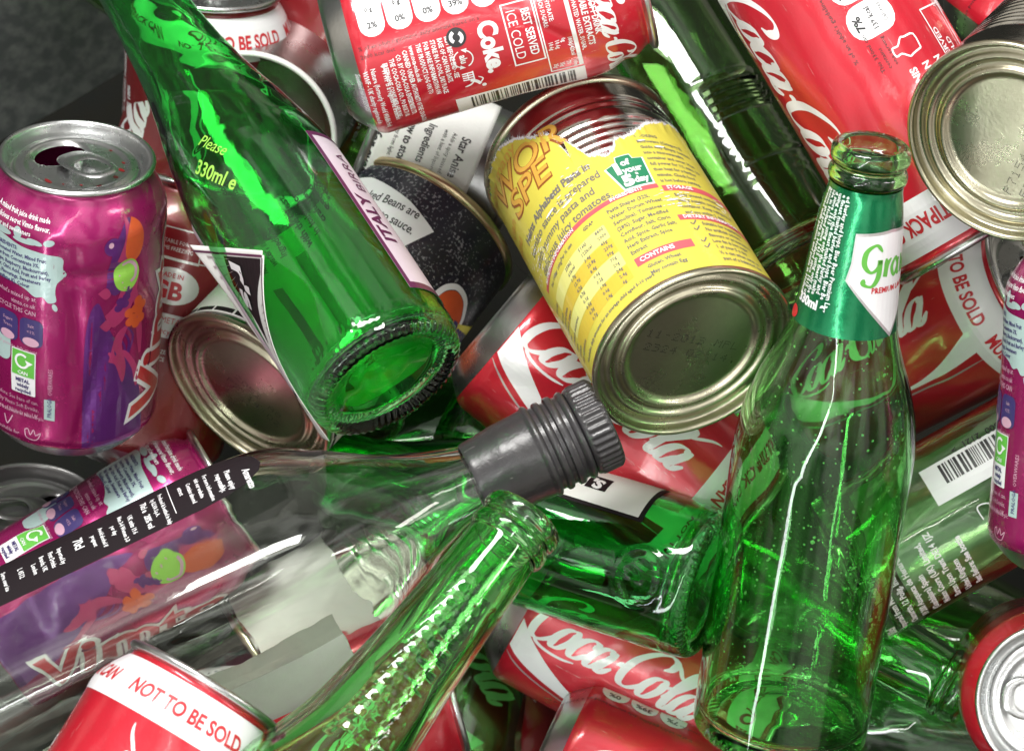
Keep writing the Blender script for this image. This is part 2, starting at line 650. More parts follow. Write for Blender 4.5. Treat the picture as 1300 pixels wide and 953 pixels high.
def sheet(surf, name, mat, parent, s0, s1, z0, z1, off, top=None, bot=None, ns=60, nz=30, thick=0.0, curl=None):
    """a paper or printed sheet wrapped on a surface; top(s)/bot(s) give ragged edges"""
    v, f = [], []
    for i in range(ns + 1):
        s = s0 + (s1 - s0) * i / ns
        a = bot(s) if bot else z0
        b = top(s) if top else z1
        for j in range(nz + 1):
            z = a + (b - a) * j / nz
            o = off + (curl(s, z) if curl else 0.0)
            v.append(surf.pt(s, z, o))
    for i in range(ns):
        for j in range(nz):
            q = i * (nz + 1) + j
            f.append((q, q + nz + 1, q + nz + 2, q + 1))
    me = from_pydata(name, v, f)
    o = obj(name, me, mat, parent, smooth=60)
    if thick:
        md = o.modifiers.new('thickness', 'SOLIDIFY')
        md.thickness = thick * MM
        md.offset = -1
    return o

# ------------------------------------------------------------------ the flowing script on the red cans
def script_logo(ink, place, unit, full=True, sx=1.0):
    k = 0.42
    g = {
        'C': ([[(1.18, 1.40), (1.42, 1.62), (1.38, 2.02), (0.98, 2.22), (0.48, 1.95), (0.10, 1.30), (0.05, 0.62), (0.28, 0.12), (0.66, 0.02), (1.02, 0.26), (1.25, 0.62)]], 1.18),
        'o': ([[(0.42, 0.98), (0.10, 0.84), (-0.04, 0.40), (0.12, 0.03), (0.40, 0.08), (0.60, 0.50), (0.52, 0.90), (0.34, 0.99)], [(0.48, 0.92), (0.62, 0.74), (0.90, 0.86)]], 0.84),
        'c': ([[(0.60, 0.68), (0.66, 0.90), (0.40, 1.0), (0.10, 0.80), (-0.02, 0.36), (0.16, 0.02), (0.46, 0.08), (0.78, 0.48)]], 0.80),
        'a': ([[(0.62, 0.80), (0.40, 1.0), (0.10, 0.82), (-0.02, 0.36), (0.14, 0.02), (0.40, 0.14), (0.62, 0.72)], [(0.70, 1.0), (0.62, 0.55), (0.57, 0.14), (0.76, 0.02), (1.02, 0.36)]], 1.0),
        '-': ([[(0.0, 0.62), (0.12, 0.72), (0.24, 0.62)]], 0.34),
        'l': ([[(0.02, 0.36), (0.40, 1.10), (0.60, 1.80), (0.46, 2.12), (0.28, 1.70), (0.20, 0.80), (0.28, 0.08), (0.50, 0.04), (0.74, 0.42)]], 0.66),
    }
    x = 0.0

    def P(cx):
        def f(a, b):
            if b > 1:
                b = 1 + (b - 1) * 0.74
            return place((cx + a) * unit * sx + k * b * unit, b * unit)
        return f
    for i, ch in enumerate('Coca-Cola' if full else 'Coca-Co'):
        sts, adv = g[ch]
        for st in sts:
            lo, hi = (0.085, 0.37) if ch != '-' else (0.2, 0.2)
            # stroke in upright units, then slanted and placed
            ink.stroke([(a * 10, b * 10) for a, b in st], lo * 10, hi * 10, place=(lambda f: (lambda a, b: f(a / 10, b / 10)))(P(x)), step=2.0)
        if i == 0:
            tail = [(0.42, 0.10), (0.75, -0.12), (1.3, -0.26), (2.0, -0.28), (2.6, -0.18)]
            ink.stroke([(a * 10, b * 10) for a, b in tail], 1.0, 1.4, place=(lambda f: (lambda a, b: f(a / 10, b / 10)))(P(x)), step=2.0)
        if i == 5:
            sw = [(0.98, 2.22), (1.55, 1.95), (2.1, 1.45), (2.7, 1.6), (3.25, 2.25), (3.6, 2.4)]
            ink.stroke([(a * 10, b * 10) for a, b in sw], 1.0, 2.2, place=(lambda f: (lambda a, b: f(a / 10, b / 10)))(P(x)), step=2.0)
        x += adv
    return x * unit


CAN_PROF = [(23.5, 0.6), (25.2, 1.6), (27.6, 4.0), (30.4, 7.2), (32.2, 9.6), (33.0, 12.2), (33.0, 97.0), (32.6, 99.5),
            (31.2, 103.0), (29.4, 106.6), (27.4, 109.6), (26.3, 111.2), (26.2, 112.4)]


def make_can_shell(root, surf, mat, wall='body', base_mat='aluminium', n=144):
    prof = densify(smooth_prof(CAN_PROF[:6], 3) + densify(CAN_PROF[5:7], 1.8)[1:] + smooth_prof(CAN_PROF[6:], 3)[1:], 3.0)
    surf.prof = sorted(prof, key=lambda q: q[1])
    surf.lo, surf.hi = 6.0, 108.0
    paintp = [p for p in prof if p[1] >= 8.6]
    paintp = [(surf.r(8.6), 8.6)] + paintp
    me = revolve(wall, paintp, n, lambda i, th, z: surf.disp(th, z) * surf.fade(z))
    body = obj(wall, me, mat, root, smooth=50)
    bp = [(surf.r(8.6), 8.6)] + [p for p in reversed(prof) if p[1] < 8.6]
    bp += [(22.9, 0.0), (22.2, 0.3), (21.6, 1.4), (20.6, 3.6), (17, 6.2), (11, 8.4), (5, 9.4), (0, 9.7)]
    obj('base', revolve('base', bp[::-1], n), base_mat, root, smooth=50)
    return body


def make_can_lid(root, opened=True, mat='aluminium', spots=False, turn=0.0):
    rim = [(26.2, 112.2), (26.9, 112.6), (27.9, 113.0), (28.5, 113.7), (28.5, 114.5), (28.0, 115.2), (27.3, 115.4), (26.6, 115.1),
           (26.2, 114.3), (25.9, 112.6), (25.2, 109.6), (24.6, 108.6), (23.9, 108.4), (23.3, 108.9), (23.1, 110.6), (22.6, 111.4), (21.8, 111.6)]
    lid = obj('lid', revolve('lid', densify(rim, 0.9), 128), mat, root, smooth=60)
    # top panel with the drinking hole cut out of it
    bm = bmesh.new()
    c = bm.verts.new((0, 0, 111.6))
    rings = []
    NR, NA = 22, 96
    for i in range(1, NR + 1):
        r = 21.8 * i / NR
        dz = 0.5 * math.exp(-((r - 19.5) / 0.8) ** 2) - (0.35 if r < 18.5 else 0.0)
        rings.append([bm.verts.new((r * math.cos(2 * math.pi * k / NA), r * math.sin(2 * math.pi * k / NA), 111.6 + dz)) for k in range(NA)])
    for k in range(NA):
        bm.faces.new((c, rings[0][k], rings[0][(k + 1) % NA]))
        for i in range(NR - 1):
            bm.faces.new((rings[i][k], rings[i + 1][k], rings[i + 1][(k + 1) % NA], rings[i][(k + 1) % NA]))
    if opened:
        cx, a, b = -10.0, 7.2, 10.2
        kill = []
        for f in bm.faces:
            m = f.calc_center_median()
            if ((m.x - cx) / a) ** 2 + (m.y / b) ** 2 < 1:
                kill.append(f)
        bmesh.ops.delete(bm, geom=kill, context='FACES')
        for w in bm.verts:
            if any(e.is_boundary for e in w.link_edges) and math.hypot(w.co.x, w.co.y) < 21.4:
                q = math.hypot((w.co.x - cx) / a, w.co.y / b)
                w.co.x = cx + (w.co.x - cx) / q
                w.co.y = w.co.y / q
                w.co.z -= 0.9
    for w in bm.verts:
        w.co *= MM
    me = bpy.data.meshes.new('lid_panel')
    bm.to_mesh(me)
    bm.free()
    obj('lid_panel', me, mat, lid, smooth=70)
    # ring pull: a rounded plate with a finger hole
    v, f = [], []
    NA = 40
    prof2 = [(1.00, 0.0, -.45), (1.06, .0, 0.0), (1.00, 0, .5), (0.80, 0, .55), (0.70, 0, .2), (0.74, 0, -.35)]
    for k in range(NA):
        t = 2 * math.pi * k / NA
        ex, ey = abs(math.cos(t)) ** 0.75 * math.copysign(1, math.cos(t)), abs(math.sin(t)) ** 0.75 * math.copysign(1, math.sin(t))
        for (q, _, h) in prof2:
            x, y = 12.0 * ex, 7.6 * ey
            inner = q < 0.9
            if inner:
                x, y = (x * q * 0.74 + 2.4), y * q
            v.append(((x * (q if not inner else 1)) + 6.0, y * (q if not inner else 1), 113.0 + h + (x + 12) * 0.10))
    m = len(prof2)
    for k in range(NA):
        for j in range(m):
            a_ = k * m + j
            b_ = k * m + (j + 1) % m
            c_ = ((k + 1) % NA) * m + (j + 1) % m
            d_ = ((k + 1) % NA) * m + j
            f.append((a_, d_, c_, b_))
    v = [(x * MM, y * MM, z * MM) for x, y, z in v]
    tab = obj('tab', from_pydata('tab', v, f), mat, lid, smooth=60)
    riv = [(0, 113.9), (2.0, 113.8), (2.6, 113.2), (2.8, 111.2)]
    ro = obj('rivet', revolve('rivet', riv[::-1], 24), mat, lid, smooth=60)
    ro.location = (-0.8 * MM, 0, 0)
    if spots:
        bm = bmesh.new()
        for (x, y, a, b) in ((12, 11, 1.6, .9), (8, 15, .9, .5), (15, 6, 1.1, .9), (4, -16, 2.0, .8), (13, -8, .6, .5), (-2, 17, .7, .5), (17, -3, .6, 1.2), (9, -13, .6, .3)):
            vs = [bm.verts.new(((x + a * math.cos(t / 9 * 6.283) * (1 + .25 * math.sin(t * 2.3))) * MM, (y + b * math.sin(t / 9 * 6.283)) * MM, 111.34 * MM)) for t in range(9)]
            bm.faces.new(vs)
        me = bpy.data.meshes.new('dried_juice')
        bm.to_mesh(me)
        bm.free()
        obj('dried_juice', me, 'dark_red_lacquer', lid, smooth=0)
    lid.rotation_euler.z = math.radians(turn)
    return lid




def cola_can(label, variant='logo', seed=0, dents=(), mat='red_lacquer', strip0=94.0, roll_strip=0.0, face=0.0, group='red soft drink cans', strip=True, opened=True, logo_s=0.0, small=True, lid_turn=0.0):
    t = thing('drink_can', label, 'can', group)
    S = Surf(CAN_PROF, 33.0, dents, wob=0.35, seed=seed)
    make_can_shell(t, S, mat)
    make_can_lid(t, opened, turn=lid_turn)
    w = Ink(S, 0.07)
    w2 = Ink(S, 0.16)
    blk = Ink(S, 0.20)
    rd = Ink(S, 0.20)
    sil = Ink(S, 0.05)
    if strip:
        # white band round the shoulder with red capitals
        st = Ink(S, 0.10)
        if small:
            st.rect(0, (strip0 + 110.4) / 2, 206.6, 110.4 - strip0, step=2.0)
        st.build('white_band', 'white_print', t)
        for k in range(2):
            rd.text('MULTIPACK CAN', 7.0, roll_strip + 103.6 * k - 73, strip0 + 5.4, bold=0.03, sx=0.80)
            rd.text('NOT TO BE SOLD', 7.0, roll_strip + 103.6 * k - 21, strip0 + 5.4, bold=0.03, sx=0.80)
        rd.build('band_lettering', 'red_print', t)
    if variant == 'logo':
        for ls in (logo_s, logo_s + 103.6):
            w = Ink(S, 0.07)
            script_logo(w, lambda x, y, ls=ls: (ls - y + 9.5, 11 + x), 10.2, sx=0.90)
            # the white ribbon that swings under the script
            up = smooth_prof([(9, -3), (20, 6), (38, 16), (56, 21), (74, 20), (strip0, 12)], 8)
            dn = smooth_prof([(9, 10), (20, 16), (38, 21), (56, 22.4), (74, 23.5), (strip0, 21)], 8)
            w.poly([(ls + 8 + s, z) for z, s in up] + [(ls + 8 + s, z) for z, s in reversed(dn)])
            sil.stroke([(ls + 8 + s, z) for z, s in [(9, 13), (20, 19), (38, 23.5), (56, 24.5), (74, 26), (strip0, 25)]], 0.8)
            w.build('script_logo', 'white_print', t)
            sil.build('silver_line', 'silver_print', t)
            sil = Ink(S, 0.05)
        w = Ink(S, 0.07)
        # guideline ovals and small print between the two scripts
        bs = logo_s - 41
        rows = [('7%', '139 kcal', 'Calories'), ('39%', '35.0 g', 'Sugars'), ('0%', '0 g', 'Fat'), ('0%', '0 g', 'Saturates'), ('0%', '0 g', 'Salt')]
        for i, (p, q, r_) in enumerate(rows):
            z = 42 - i * 12.0
            if z < 9:
                break
            ov = Ink(S, 0.14)
            ov.rect(bs, z, 17.5, 11.0, rad=5.2)
            ov.build('guideline_oval', 'white_print', t)
            blk.text(p, 4.0, bs + 3.6, z, rot=-90, align='C', bold=0.03)
            blk.text(q, 2.8, bs - 1.0, z, rot=-90, align='C', sx=0.8, bold=0.02)
            blk.text(r_, 2.2, bs - 5.2, z, rot=-90, align='C', sx=0.85)
        blk.text('% of an adult\'s guideline daily amount based on a 2000 kcal diet', 2.3, bs + 11.5, 52, rot=-90)
        blk.block(['This 330ml can', 'contains', 'one serving'], 2.1, bs + 5, 58, rot=-90)
        w2.text('NATURALLY FLAVOURED', 3.9, bs - 13.0, 61, rot=90, bold=0.035, sx=0.8)
        w2.text('NO ADDED PRESERVATIVES', 3.9, bs - 7.6, 61, rot=90, bold=0.035, sx=0.8)
        w2.text('SINCE 1886', 3.9, bs - 2.2, 61, rot=90, bold=0.035, sx=0.8)
        w2.frame(bs - 26, 60, 14, 26, 0.5)
        w2.block(['BEST SERVED', 'ICE COLD'], 3.2, bs - 22, 72, rot=-90, bold=0.02)
        w2.block(['NUTRITION INFORMATION', 'ENERGY: 180kJ/42kcal', 'PROTEIN: 0g', 'CARBOHYDRATE: 10.6g'], 2.2, bs - 30, 48, rot=-90)
        # small outline bottle and its slogan
        pts = [(-1.8, -6), (1.8, -6), (2.2, -1), (2.4, 1), (1.0, 4), (1.0, 7), (-1.0, 7), (-1.0, 4), (-2.4, 1), (-2.2, -1), (-1.8, -6)]
        w2.stroke([(bs - 6 + b * .75, 54.5 - a * 1.3) for a, b in pts], 0.6, taper=False, per=3)
    else:
        info_art(S, t, w, w2, blk, sil)
    w.build('lettering', 'white_print', t)
    w2.build('small_print', 'white_print', t)
    blk.build('black_print', 'black_print', t)
    sil.build('silver_line', 'silver_print', t)
    return t


def info_art(S, t, w, w2, blk, sil):
    """the side of the red can with the small print, barcode and symbols"""
    # guideline ovals along the can
    vals = [('2%', '0 g', 'Salt'), ('0%', '0 g', 'Saturates'), ('0%', '0 g', 'Fat'), ('39%', '35.0 g', 'Sugars'), ('7%', '139 kcal', 'Calories')]
    for i, (p, q, r_) in enumerate(vals):
        z = 17.5 + i * 10.2
        ov = Ink(S, 0.14)
        ov.rect(-12.5, z, 20.5, 9.4, rad=4.4)
        ov.build('guideline_oval', 'white_print', t)
        blk.text(p, 3.0, -5.4, z, rot=90, align='C', bold=0.02)
        blk.text(q, 2.6, -11.5, z, rot=90, align='C', bold=0.04, sx=0.9)
        blk.text(r_, 1.9, -16.0, z, rot=90, align='C')
    blk.text("% of an adult's guideline daily amount based on a", 2.25, 1.6, 10.5, rot=90)
    blk.text('2000 kcal diet', 2.25, 4.6, 10.5, rot=90)
    L1 = ['BEST BEFORE END - SEE', 'BASE OF CAN FOR DATE.', 'STORE IN A COOL, DRY PLACE.', 'FOR MORE INFORMATION ON', 'THIS PRODUCT LOG ON TO', 'www.coca-cola.co.uk',
          'CANNED UNDER AUTHORITY OF THE COCA-COLA', 'CO. BY COCA-COLA ENTERPRISES LTD,', 'THE COCA-COLA CO., PO BOX 73 OR', 'FREEPHONE CONSUMER HELPLINE']
    for i, l in enumerate(L1):
        w2.text(l, 2.45, 4.2 + max(0, i - 5) * 0.9, 41.0 - i * 2.62, rot=0, bold=0.03, sx=0.66)
    L2 = ['\u00a9 WWF is a registered trademark', 'Nature (formerly World Wildlife Fund)', 'WWF - UK charity registered in', 'Scotland no SC039593']
    for i, l in enumerate(L2):
        w2.text(l, 2.6, 8.0 + i * 0.6, 15.6 - i * 2.9 + (1.0 if i == 0 else 0), bold=0.02, sx=0.74)
    # recycling spot
    blk.ell(5.6, 45.2, 3.6, 3.6)
    d = Ink(S, 0.26)
    for a0 in (0, 180):
        pts = [(5.6 + 2.2 * math.cos(math.radians(a0 + k)) * (1 - k / 800), 45.2 + 2.2 * math.sin(math.radians(a0 + k)) * (1 - k / 800)) for k in range(20, 160, 20)]
        d.stroke(pts, 1.25, taper=False, per=3)
    d.build('recycling_arrows', 'white_print', t)
    # loop of arrows round "alu"
    for a0 in (20, 200):
        pts = [(14.2 + 3.5 * math.cos(math.radians(a0 + k)), 45.6 + 3.5 * math.sin(math.radians(a0 + k))) for k in range(0, 141, 20)]
        w2.stroke(pts, 0.45, taper=False, per=3)
        x, y = pts[-1]
        a = math.radians(a0 + 140 + 90)
        w2.poly([(x + 1.4 * math.cos(a), y + 1.4 * math.sin(a)), (x + 1.1 * math.cos(a + 2.2), y + 1.1 * math.sin(a + 2.2)), (x + 1.1 * math.cos(a - 2.2), y + 1.1 * math.sin(a - 2.2))])
    w2.text('alu', 3.6, 14.2, 44.5, align='C', bold=0.03, sx=0.85)
    # tidy man and the basket
    w2.ell(27.2, 50.5, 0.8, 0.8)
    w2.stroke([(26.2, 49.4), (24.6, 48.2), (23.4, 46.2)], 1.3, taper=False)
    w2.stroke([(26.0, 49.0), (24.0, 50.6), (22.6, 49.2)], 0.5)
    w2.stroke([(24.4, 47.2), (25.6, 45.6), (26.0, 43.6)], 0.7)
    for k in range(4):
        w2.stroke([(20.2 + k * 1.0, 47.6 - k * 0.1), (20.5 + k * 0.85, 43.6)], 0.45, taper=False)
    w2.stroke([(19.8, 47.6), (23.6, 47.6)], 0.5, taper=False)
    w2.stroke([(20.2, 45.6), (23.3, 45.6)], 0.35, taper=False)
    # the short name, bold
    ck = Ink(S, 0.10)
    ck.text('Coke.', 9.6, 2.6, 53.4, bold=0.045, sx=0.86)
    ck.build('short_name', 'white_print', t)
    w2.frame(10.6, 68.6, 23.5, 11.0, 0.55)
    w2.text('BEST SERVED', 4.3, 10.7, 69.6, align='C', bold=0.02, sx=0.72)
    w2.text('ICE COLD', 4.9, 10.7, 64.3, align='C', bold=0.0, sx=0.86)
    # nutrition box
    w2.frame(11.6, 80.8, 37.5, 11.6, 0.45)
    w2.rect(11.6, 86.0, 37.5, 1.5)
    w2.block(['ENERGY:', 'PROTEIN:', 'CARBOHYDRATE:', 'OF WHICH SUGARS:'], 2.25, -5.5, 83.4, lead=1.05, bold=0.02, sx=0.8)
    w2.block(['180kJ/42kcal', '0g', '10.6g', '10.6g'], 2.25, 16.5, 83.4, lead=1.05, bold=0.02, sx=0.7)
    w2.block(['100ml', '7%', '35g', '35g'], 2.25, 26.5, 83.4, lead=1.05, bold=0.02, sx=0.7)
    w2.text('NUTRITION INFORMATION (TYPICAL VALUES PER 100ml)', 0.1, 0, 86)
    w2.text('SPARKLING SOFT DRINK', 3.3, -9.0, 93.6, bold=0.03, sx=0.74)
    w2.text('WITH VEGETABLE EXTRACTS', 3.3, -10.0, 90.4, bold=0.03, sx=0.74)
    w2.text('INGREDIENTS: CARBONATED WATER, SUGAR,', 2.3, -14.0, 88.6 - 0.9, bold=0.02, sx=0.78)
    # white box with the shop symbol (no code), top of the can
    wb = Ink(S, 0.08)
    wb.rect(-24.0, 64.5, 26, 27.0, rad=3.0)
    # barcode
    wb.build('white_panel', 'white_print', t)
    wb = Ink(S, 0.08)
    wb.rect(39.8, 63.0, 16.0, 48.0, step=1.5)
    wb.build('barcode_panel', 'white_print', t)
    rng = random.Random(5)
    bars = Ink(S, 0.20)
    z = 44.5
    long_ = 0
    while z < 84.0:
        ww = rng.choice((0.38, 0.38, 0.75, 1.1))
        bars.rect(38.6, z + ww / 2, 11.5, ww, step=1.5)
        z += ww + rng.choice((0.36, 0.4, 0.75, 1.0))
    bars.build('barcode', 'black_print', t)
    # the script once more, small, round the neck
    script_logo(w, lambda x, y: (-5.0 + x, 96.0 + y * 0.80), 7.0, sx=0.94)
    w2.text('TM', 1.6, 33, 97)


# ------------------------------------------------------------------ the purple fruit drink can
def fruit_can(label, seed=0, dents=(), spots=False, dark=False):
    t = thing('drink_can', label, 'can', 'purple fruit drink cans')
    S = Surf(CAN_PROF, 33.0, dents, wob=0.45, seed=seed)
    make_can_shell(t, S, 'magenta_lacquer')
    make_can_lid(t, True, spots=spots, turn=38)
    vio = Ink(S, 0.06)
    # violet swirl low on the front, with a paler wave
    vio.poly(smooth_prof([(5, 9), (5, 58), (9, 72), (14, 60), (20, 50), (26, 40), (30, 24), (31, 9)], 6))
    vio.poly(smooth_prof([(12, 78), (15, 95), (22, 104), (24, 92), (21, 80), (16, 74), (12, 78)], 6))
    vio.build('violet_swirl', 'violet_print', t)
    pk = Ink(S, 0.10)
    for i in range(9):
        a = -0.4 + i * 0.17
        pk.stroke([(8 + i * 1.2, 14 + i * 1.6), (12 + i * 1.1, 22 + i * 2.4), (12.5 + i * 1.5, 34 + i * 2.5), (10 + i * 1.3, 44 + i * 2)], 0.5, 0.9)
    pk.build('pale_wave', 'violet_print', t)
    co = Ink(S, 0.14)
    for c in ([(14, 46), (17, 56), (22, 60), (20, 52), (22, 42), (20, 36), (17, 44)], [(12, 66), (16, 70), (20, 82), (24, 88), (26, 78), (22, 66), (16, 60)],
              [(10, 62), (13, 64), (15, 61), (13, 59)], [(9, 76), (12, 78), (14, 75), (12, 73)], [(16, 88), (19, 96), (20, 106), (22, 98), (20, 88)]):
        co.poly(smooth_prof(c + [c[0]], 5)[:-1])
    co.stroke([(14, 50), (18, 46), (21, 48), (26, 40), (27, 32)], 1.6, 2.4)
    co.stroke([(20, 84), (24, 74), (27, 60), (28, 46)], 1.4, 2.8)
    co.build('juice_splash', 'coral_print', t)
    o = Ink(S, 0.20)
    c = [(23, 104), (26.5, 101), (28, 94), (26, 88), (22.5, 86), (19.5, 90), (20, 98)]
    o.poly(smooth_prof(c + [c[0]], 6)[:-1])
    for (x, y) in ((24, 62), (27, 64), (25, 66), (22, 65), (28, 61), (25.5, 59.5), (22.6, 61), (28.5, 66.5), (26.2, 69)):
        o.ell(x, y, 2.0, 2.0, n=12)
    o.build('strawberry', 'orange_print', t)
    nv = Ink(S, 0.20)
    nv.ell(14.2, 94.5, 3.4, 3.6)
    for (x, y) in ((18, 71), (20.5, 72.5), (20, 69.5), (17.4, 68.2), (21.4, 75)):
        nv.ell(x, y, 1.7, 1.7, n=12)
    nv.build('blueberry', 'violet_print', t)
    li = Ink(S, 0.22)
    li.ell(20.5, 81.5, 5.6, 6.6)
    li.build('lime', 'lime_print', t)
    l2 = Ink(S, 0.32)
    l2.stroke([(18.5, 86), (21.5, 86.6), (24.4, 84), (24.0, 80), (22, 78.5)], 1.3, taper=False)
    l2.ell(13.4, 95.4, 1.0, 1.2, n=12)
    for (x, y) in ((18.4, 79), (19.4, 76.6), (21.8, 75.8), (17.2, 82)):
        l2.ell(x, y, 0.35, 0.35, n=8)
    l2.build('shine', 'pale_pink_print', t)
    # big red letters with a white edge, reading down the side
    word = ['V', 'i', 'm', 't', 'o']
    for s_off in (41, -64):
        ow, orr = Ink(S, 0.16), Ink(S, 0.30)
        ow.text('Vimto', 25, s_off, 16, rot=76, bold=0.085, sx=1.25)
        orr.text('Vimto', 25, s_off, 16, rot=76, bold=0.03, sx=1.25)
        ow.build('letter_outline', 'white_print', t)
        orr.build('letters', 'red_lacquer', t)
    # splash panel with the ingredients
    mi = Ink(S, 0.08)
    c = [(-36, 92), (-30, 92.5), (-26, 95), (-22, 91.5), (-18, 92.8), (-12, 93.2), (-7, 93), (-6.4, 96), (-8, 98), (-10, 96.5), (-12.5, 95.8), (-16, 95.6), (-20, 97), (-22, 98.5), (-24, 96.5), (-30, 98), (-36, 97)]
    pan = [(-38, 93), (-30, 94), (-20, 92), (-12, 91.5), (-4.4, 90.5), (-4.0, 86), (-2.6, 83), (-5.8, 80), (-6.4, 76), (-6.0, 72.6), (-8.8, 71.6), (-11, 73.6), (-14, 73.0), (-18, 75.2), (-24, 76.4), (-30, 76), (-38, 77)]
    mi.poly(smooth_prof(pan + [pan[0]], 4)[:-1])
    for (x, y, a, b, r) in ((-9.2, 96.0, 2.2, 1.3, 20), (-14.8, 95.2, 3.2, 1.1, -8), (-22, 97, 1.8, 2.4, 0), (-19, 94.5, 5, 1.0, 0), (-6.4, 70, 0.9, 1.6, 20), (-30, 95.5, 5, 1.4, 0)):
        mi.ell(x, y, a, b, r)
    # label box at the foot
    mi.rect(-7.6, 25.5, 4.2, 9.0)
    mi.rect(-29.5, 49.5, 10.5, 15.0, rad=3)
    mi.build('splash_panel', 'mint_print', t)
    nv2 = Ink(S, 0.16)
    nv2.block(['INGREDIENTS:', 'Carbonated Water, Mixed Fruit', 'Juices from Concentrate 3%,', '(Grape, Raspberry, Blackcurrant),', 'Sugar, Citric Acid, Fruit and Barley', 'Malt, Flavourings, Sweeteners', '(Acesulfame K), Colour'], 2.1, -33.5, 90.0, lead=1.10, sx=0.86, bold=0.03)
    nv2.build('ingredients_text', 'navy_print', t)
    for i in range(4):
        nv2 = Ink(S, 0.16)
        nv2.rect(-46.5 + i * 10.4, 57.4, 9.6, 11.5, rad=2.6)
        nv2.build('nutrition_pill', 'navy_print', t)
    nv2 = Ink(S, 0.16)
    nv2.text('PRALOGA', 2.4, -6.8, 22.2, rot=90, sx=0.8, bold=0.02)
    nv2.build('foot_lettering', 'navy_print', t)
    mp = Ink(S, 0.26)
    for i, (a, b) in enumerate((('Fat', '0.1g'), ('Saturates', 'Trace'), ('Sugars', 'Trace'), ('Salt', '<1%'))):
        x = -46.5 + i * 10.4
        mp.ell(x, 53.4, 3.4, 1.9)
        mp.text(a, 1.8, x, 59.6, align='C')
        mp.text(b, 1.9, x, 57.0, align='C')
    mp.build('pill_values', 'pale_pink_print', t)
    wt = Ink(S, 0.14)
    for i, l in enumerate(['A mixed fruit juice drink made', 'with delicious secret Vimto flavour,', 'sugar and sweeteners']):
        wt.text(l, 2.75, -12.0 + (2.6, 3.0, -4.5)[i], 103.2 - i * 3.1, bold=0.02, sx=0.74, align='R')
    wt.rect(-18.4, 39.4, 10.4, 19.0, rad=0.5)
    wt.build('white_print', 'white_print', t)
    gr = Ink(S, 0.26)
    gr.rect(-18.4, 43.2, 9.6, 10.6)
    gr.build('recycling_panel', 'green_print', t)
    ws = Ink(S, 0.34)
    pts = [(-18.8 + 2.7 * math.cos(math.radians(k)), 44.2 + 2.7 * math.sin(math.radians(k))) for k in range(50, 340, 24)]
    ws.stroke(pts, 0.9, taper=False, per=4)
    ws.poly([(-17.4, 45.0), (-14.2, 44.2), (-16.2, 42.6)])
    ws.text('CAN', 2.1, -18.4, 38.6, align='C', bold=0.02)
    ws.build('recycling_arrow', 'white_print', t)
    bk = Ink(S, 0.34)
    for i, l in enumerate(['METAL', 'widely', 'recycled']):
        bk.text(l, 2.2, -18.4, 35.2 - i * 2.25, align='C', bold=0.04, sx=0.9)
    bk.build('recycling_text', 'navy_print', t)
    pp = Ink(S, 0.16)
    pp.block(["See what's mixed up at", 'vimto.co.uk', 'PLEASE RECYCLE THIS CAN'], 2.7, -13.5, 71.0, lead=1.15, sx=0.82, align='R', bold=0.01)
    pp.text('% of adult guideline daily amount', 1.9, -12.6, 48.8, align='R', sx=0.9)
    pp.block(['Best before: See base of can.', 'Produced by Vimto Soft Drinks,', 'a division of Nichols plc, UK'], 2.4, -12, 26.4, lead=1.25, align='R', sx=0.84)
    pp.block(['\u00ae Registered trademark of Nichols plc.'], 2.2, -9.5, 20.0, align='R', sx=0.84)
    pp.stroke([(-27, 18), (-25.4, 14.6), (-23.2, 18.6)], 0.5, taper=False)
    pp.block(['suitable for', 'vegetarians'], 2.4, -24.5, 11.6, align='C', sx=0.9)
    # crown
    pp.stroke([(-17.5, 14.6), (-16.4, 11.6), (-12.4, 11.4), (-10.8, 14.8), (-12.8, 13.2), (-13.8, 15.4), (-15.0, 13.0), (-16.2, 15.2), (-17.5, 14.6)], 0.35, taper=False, per=3)
    pp.text('OVERWARES', 2.5, -6.6, 32.0, rot=90, sx=0.8)
    pp.build('pale_print', 'pale_pink_print', t)
    return t


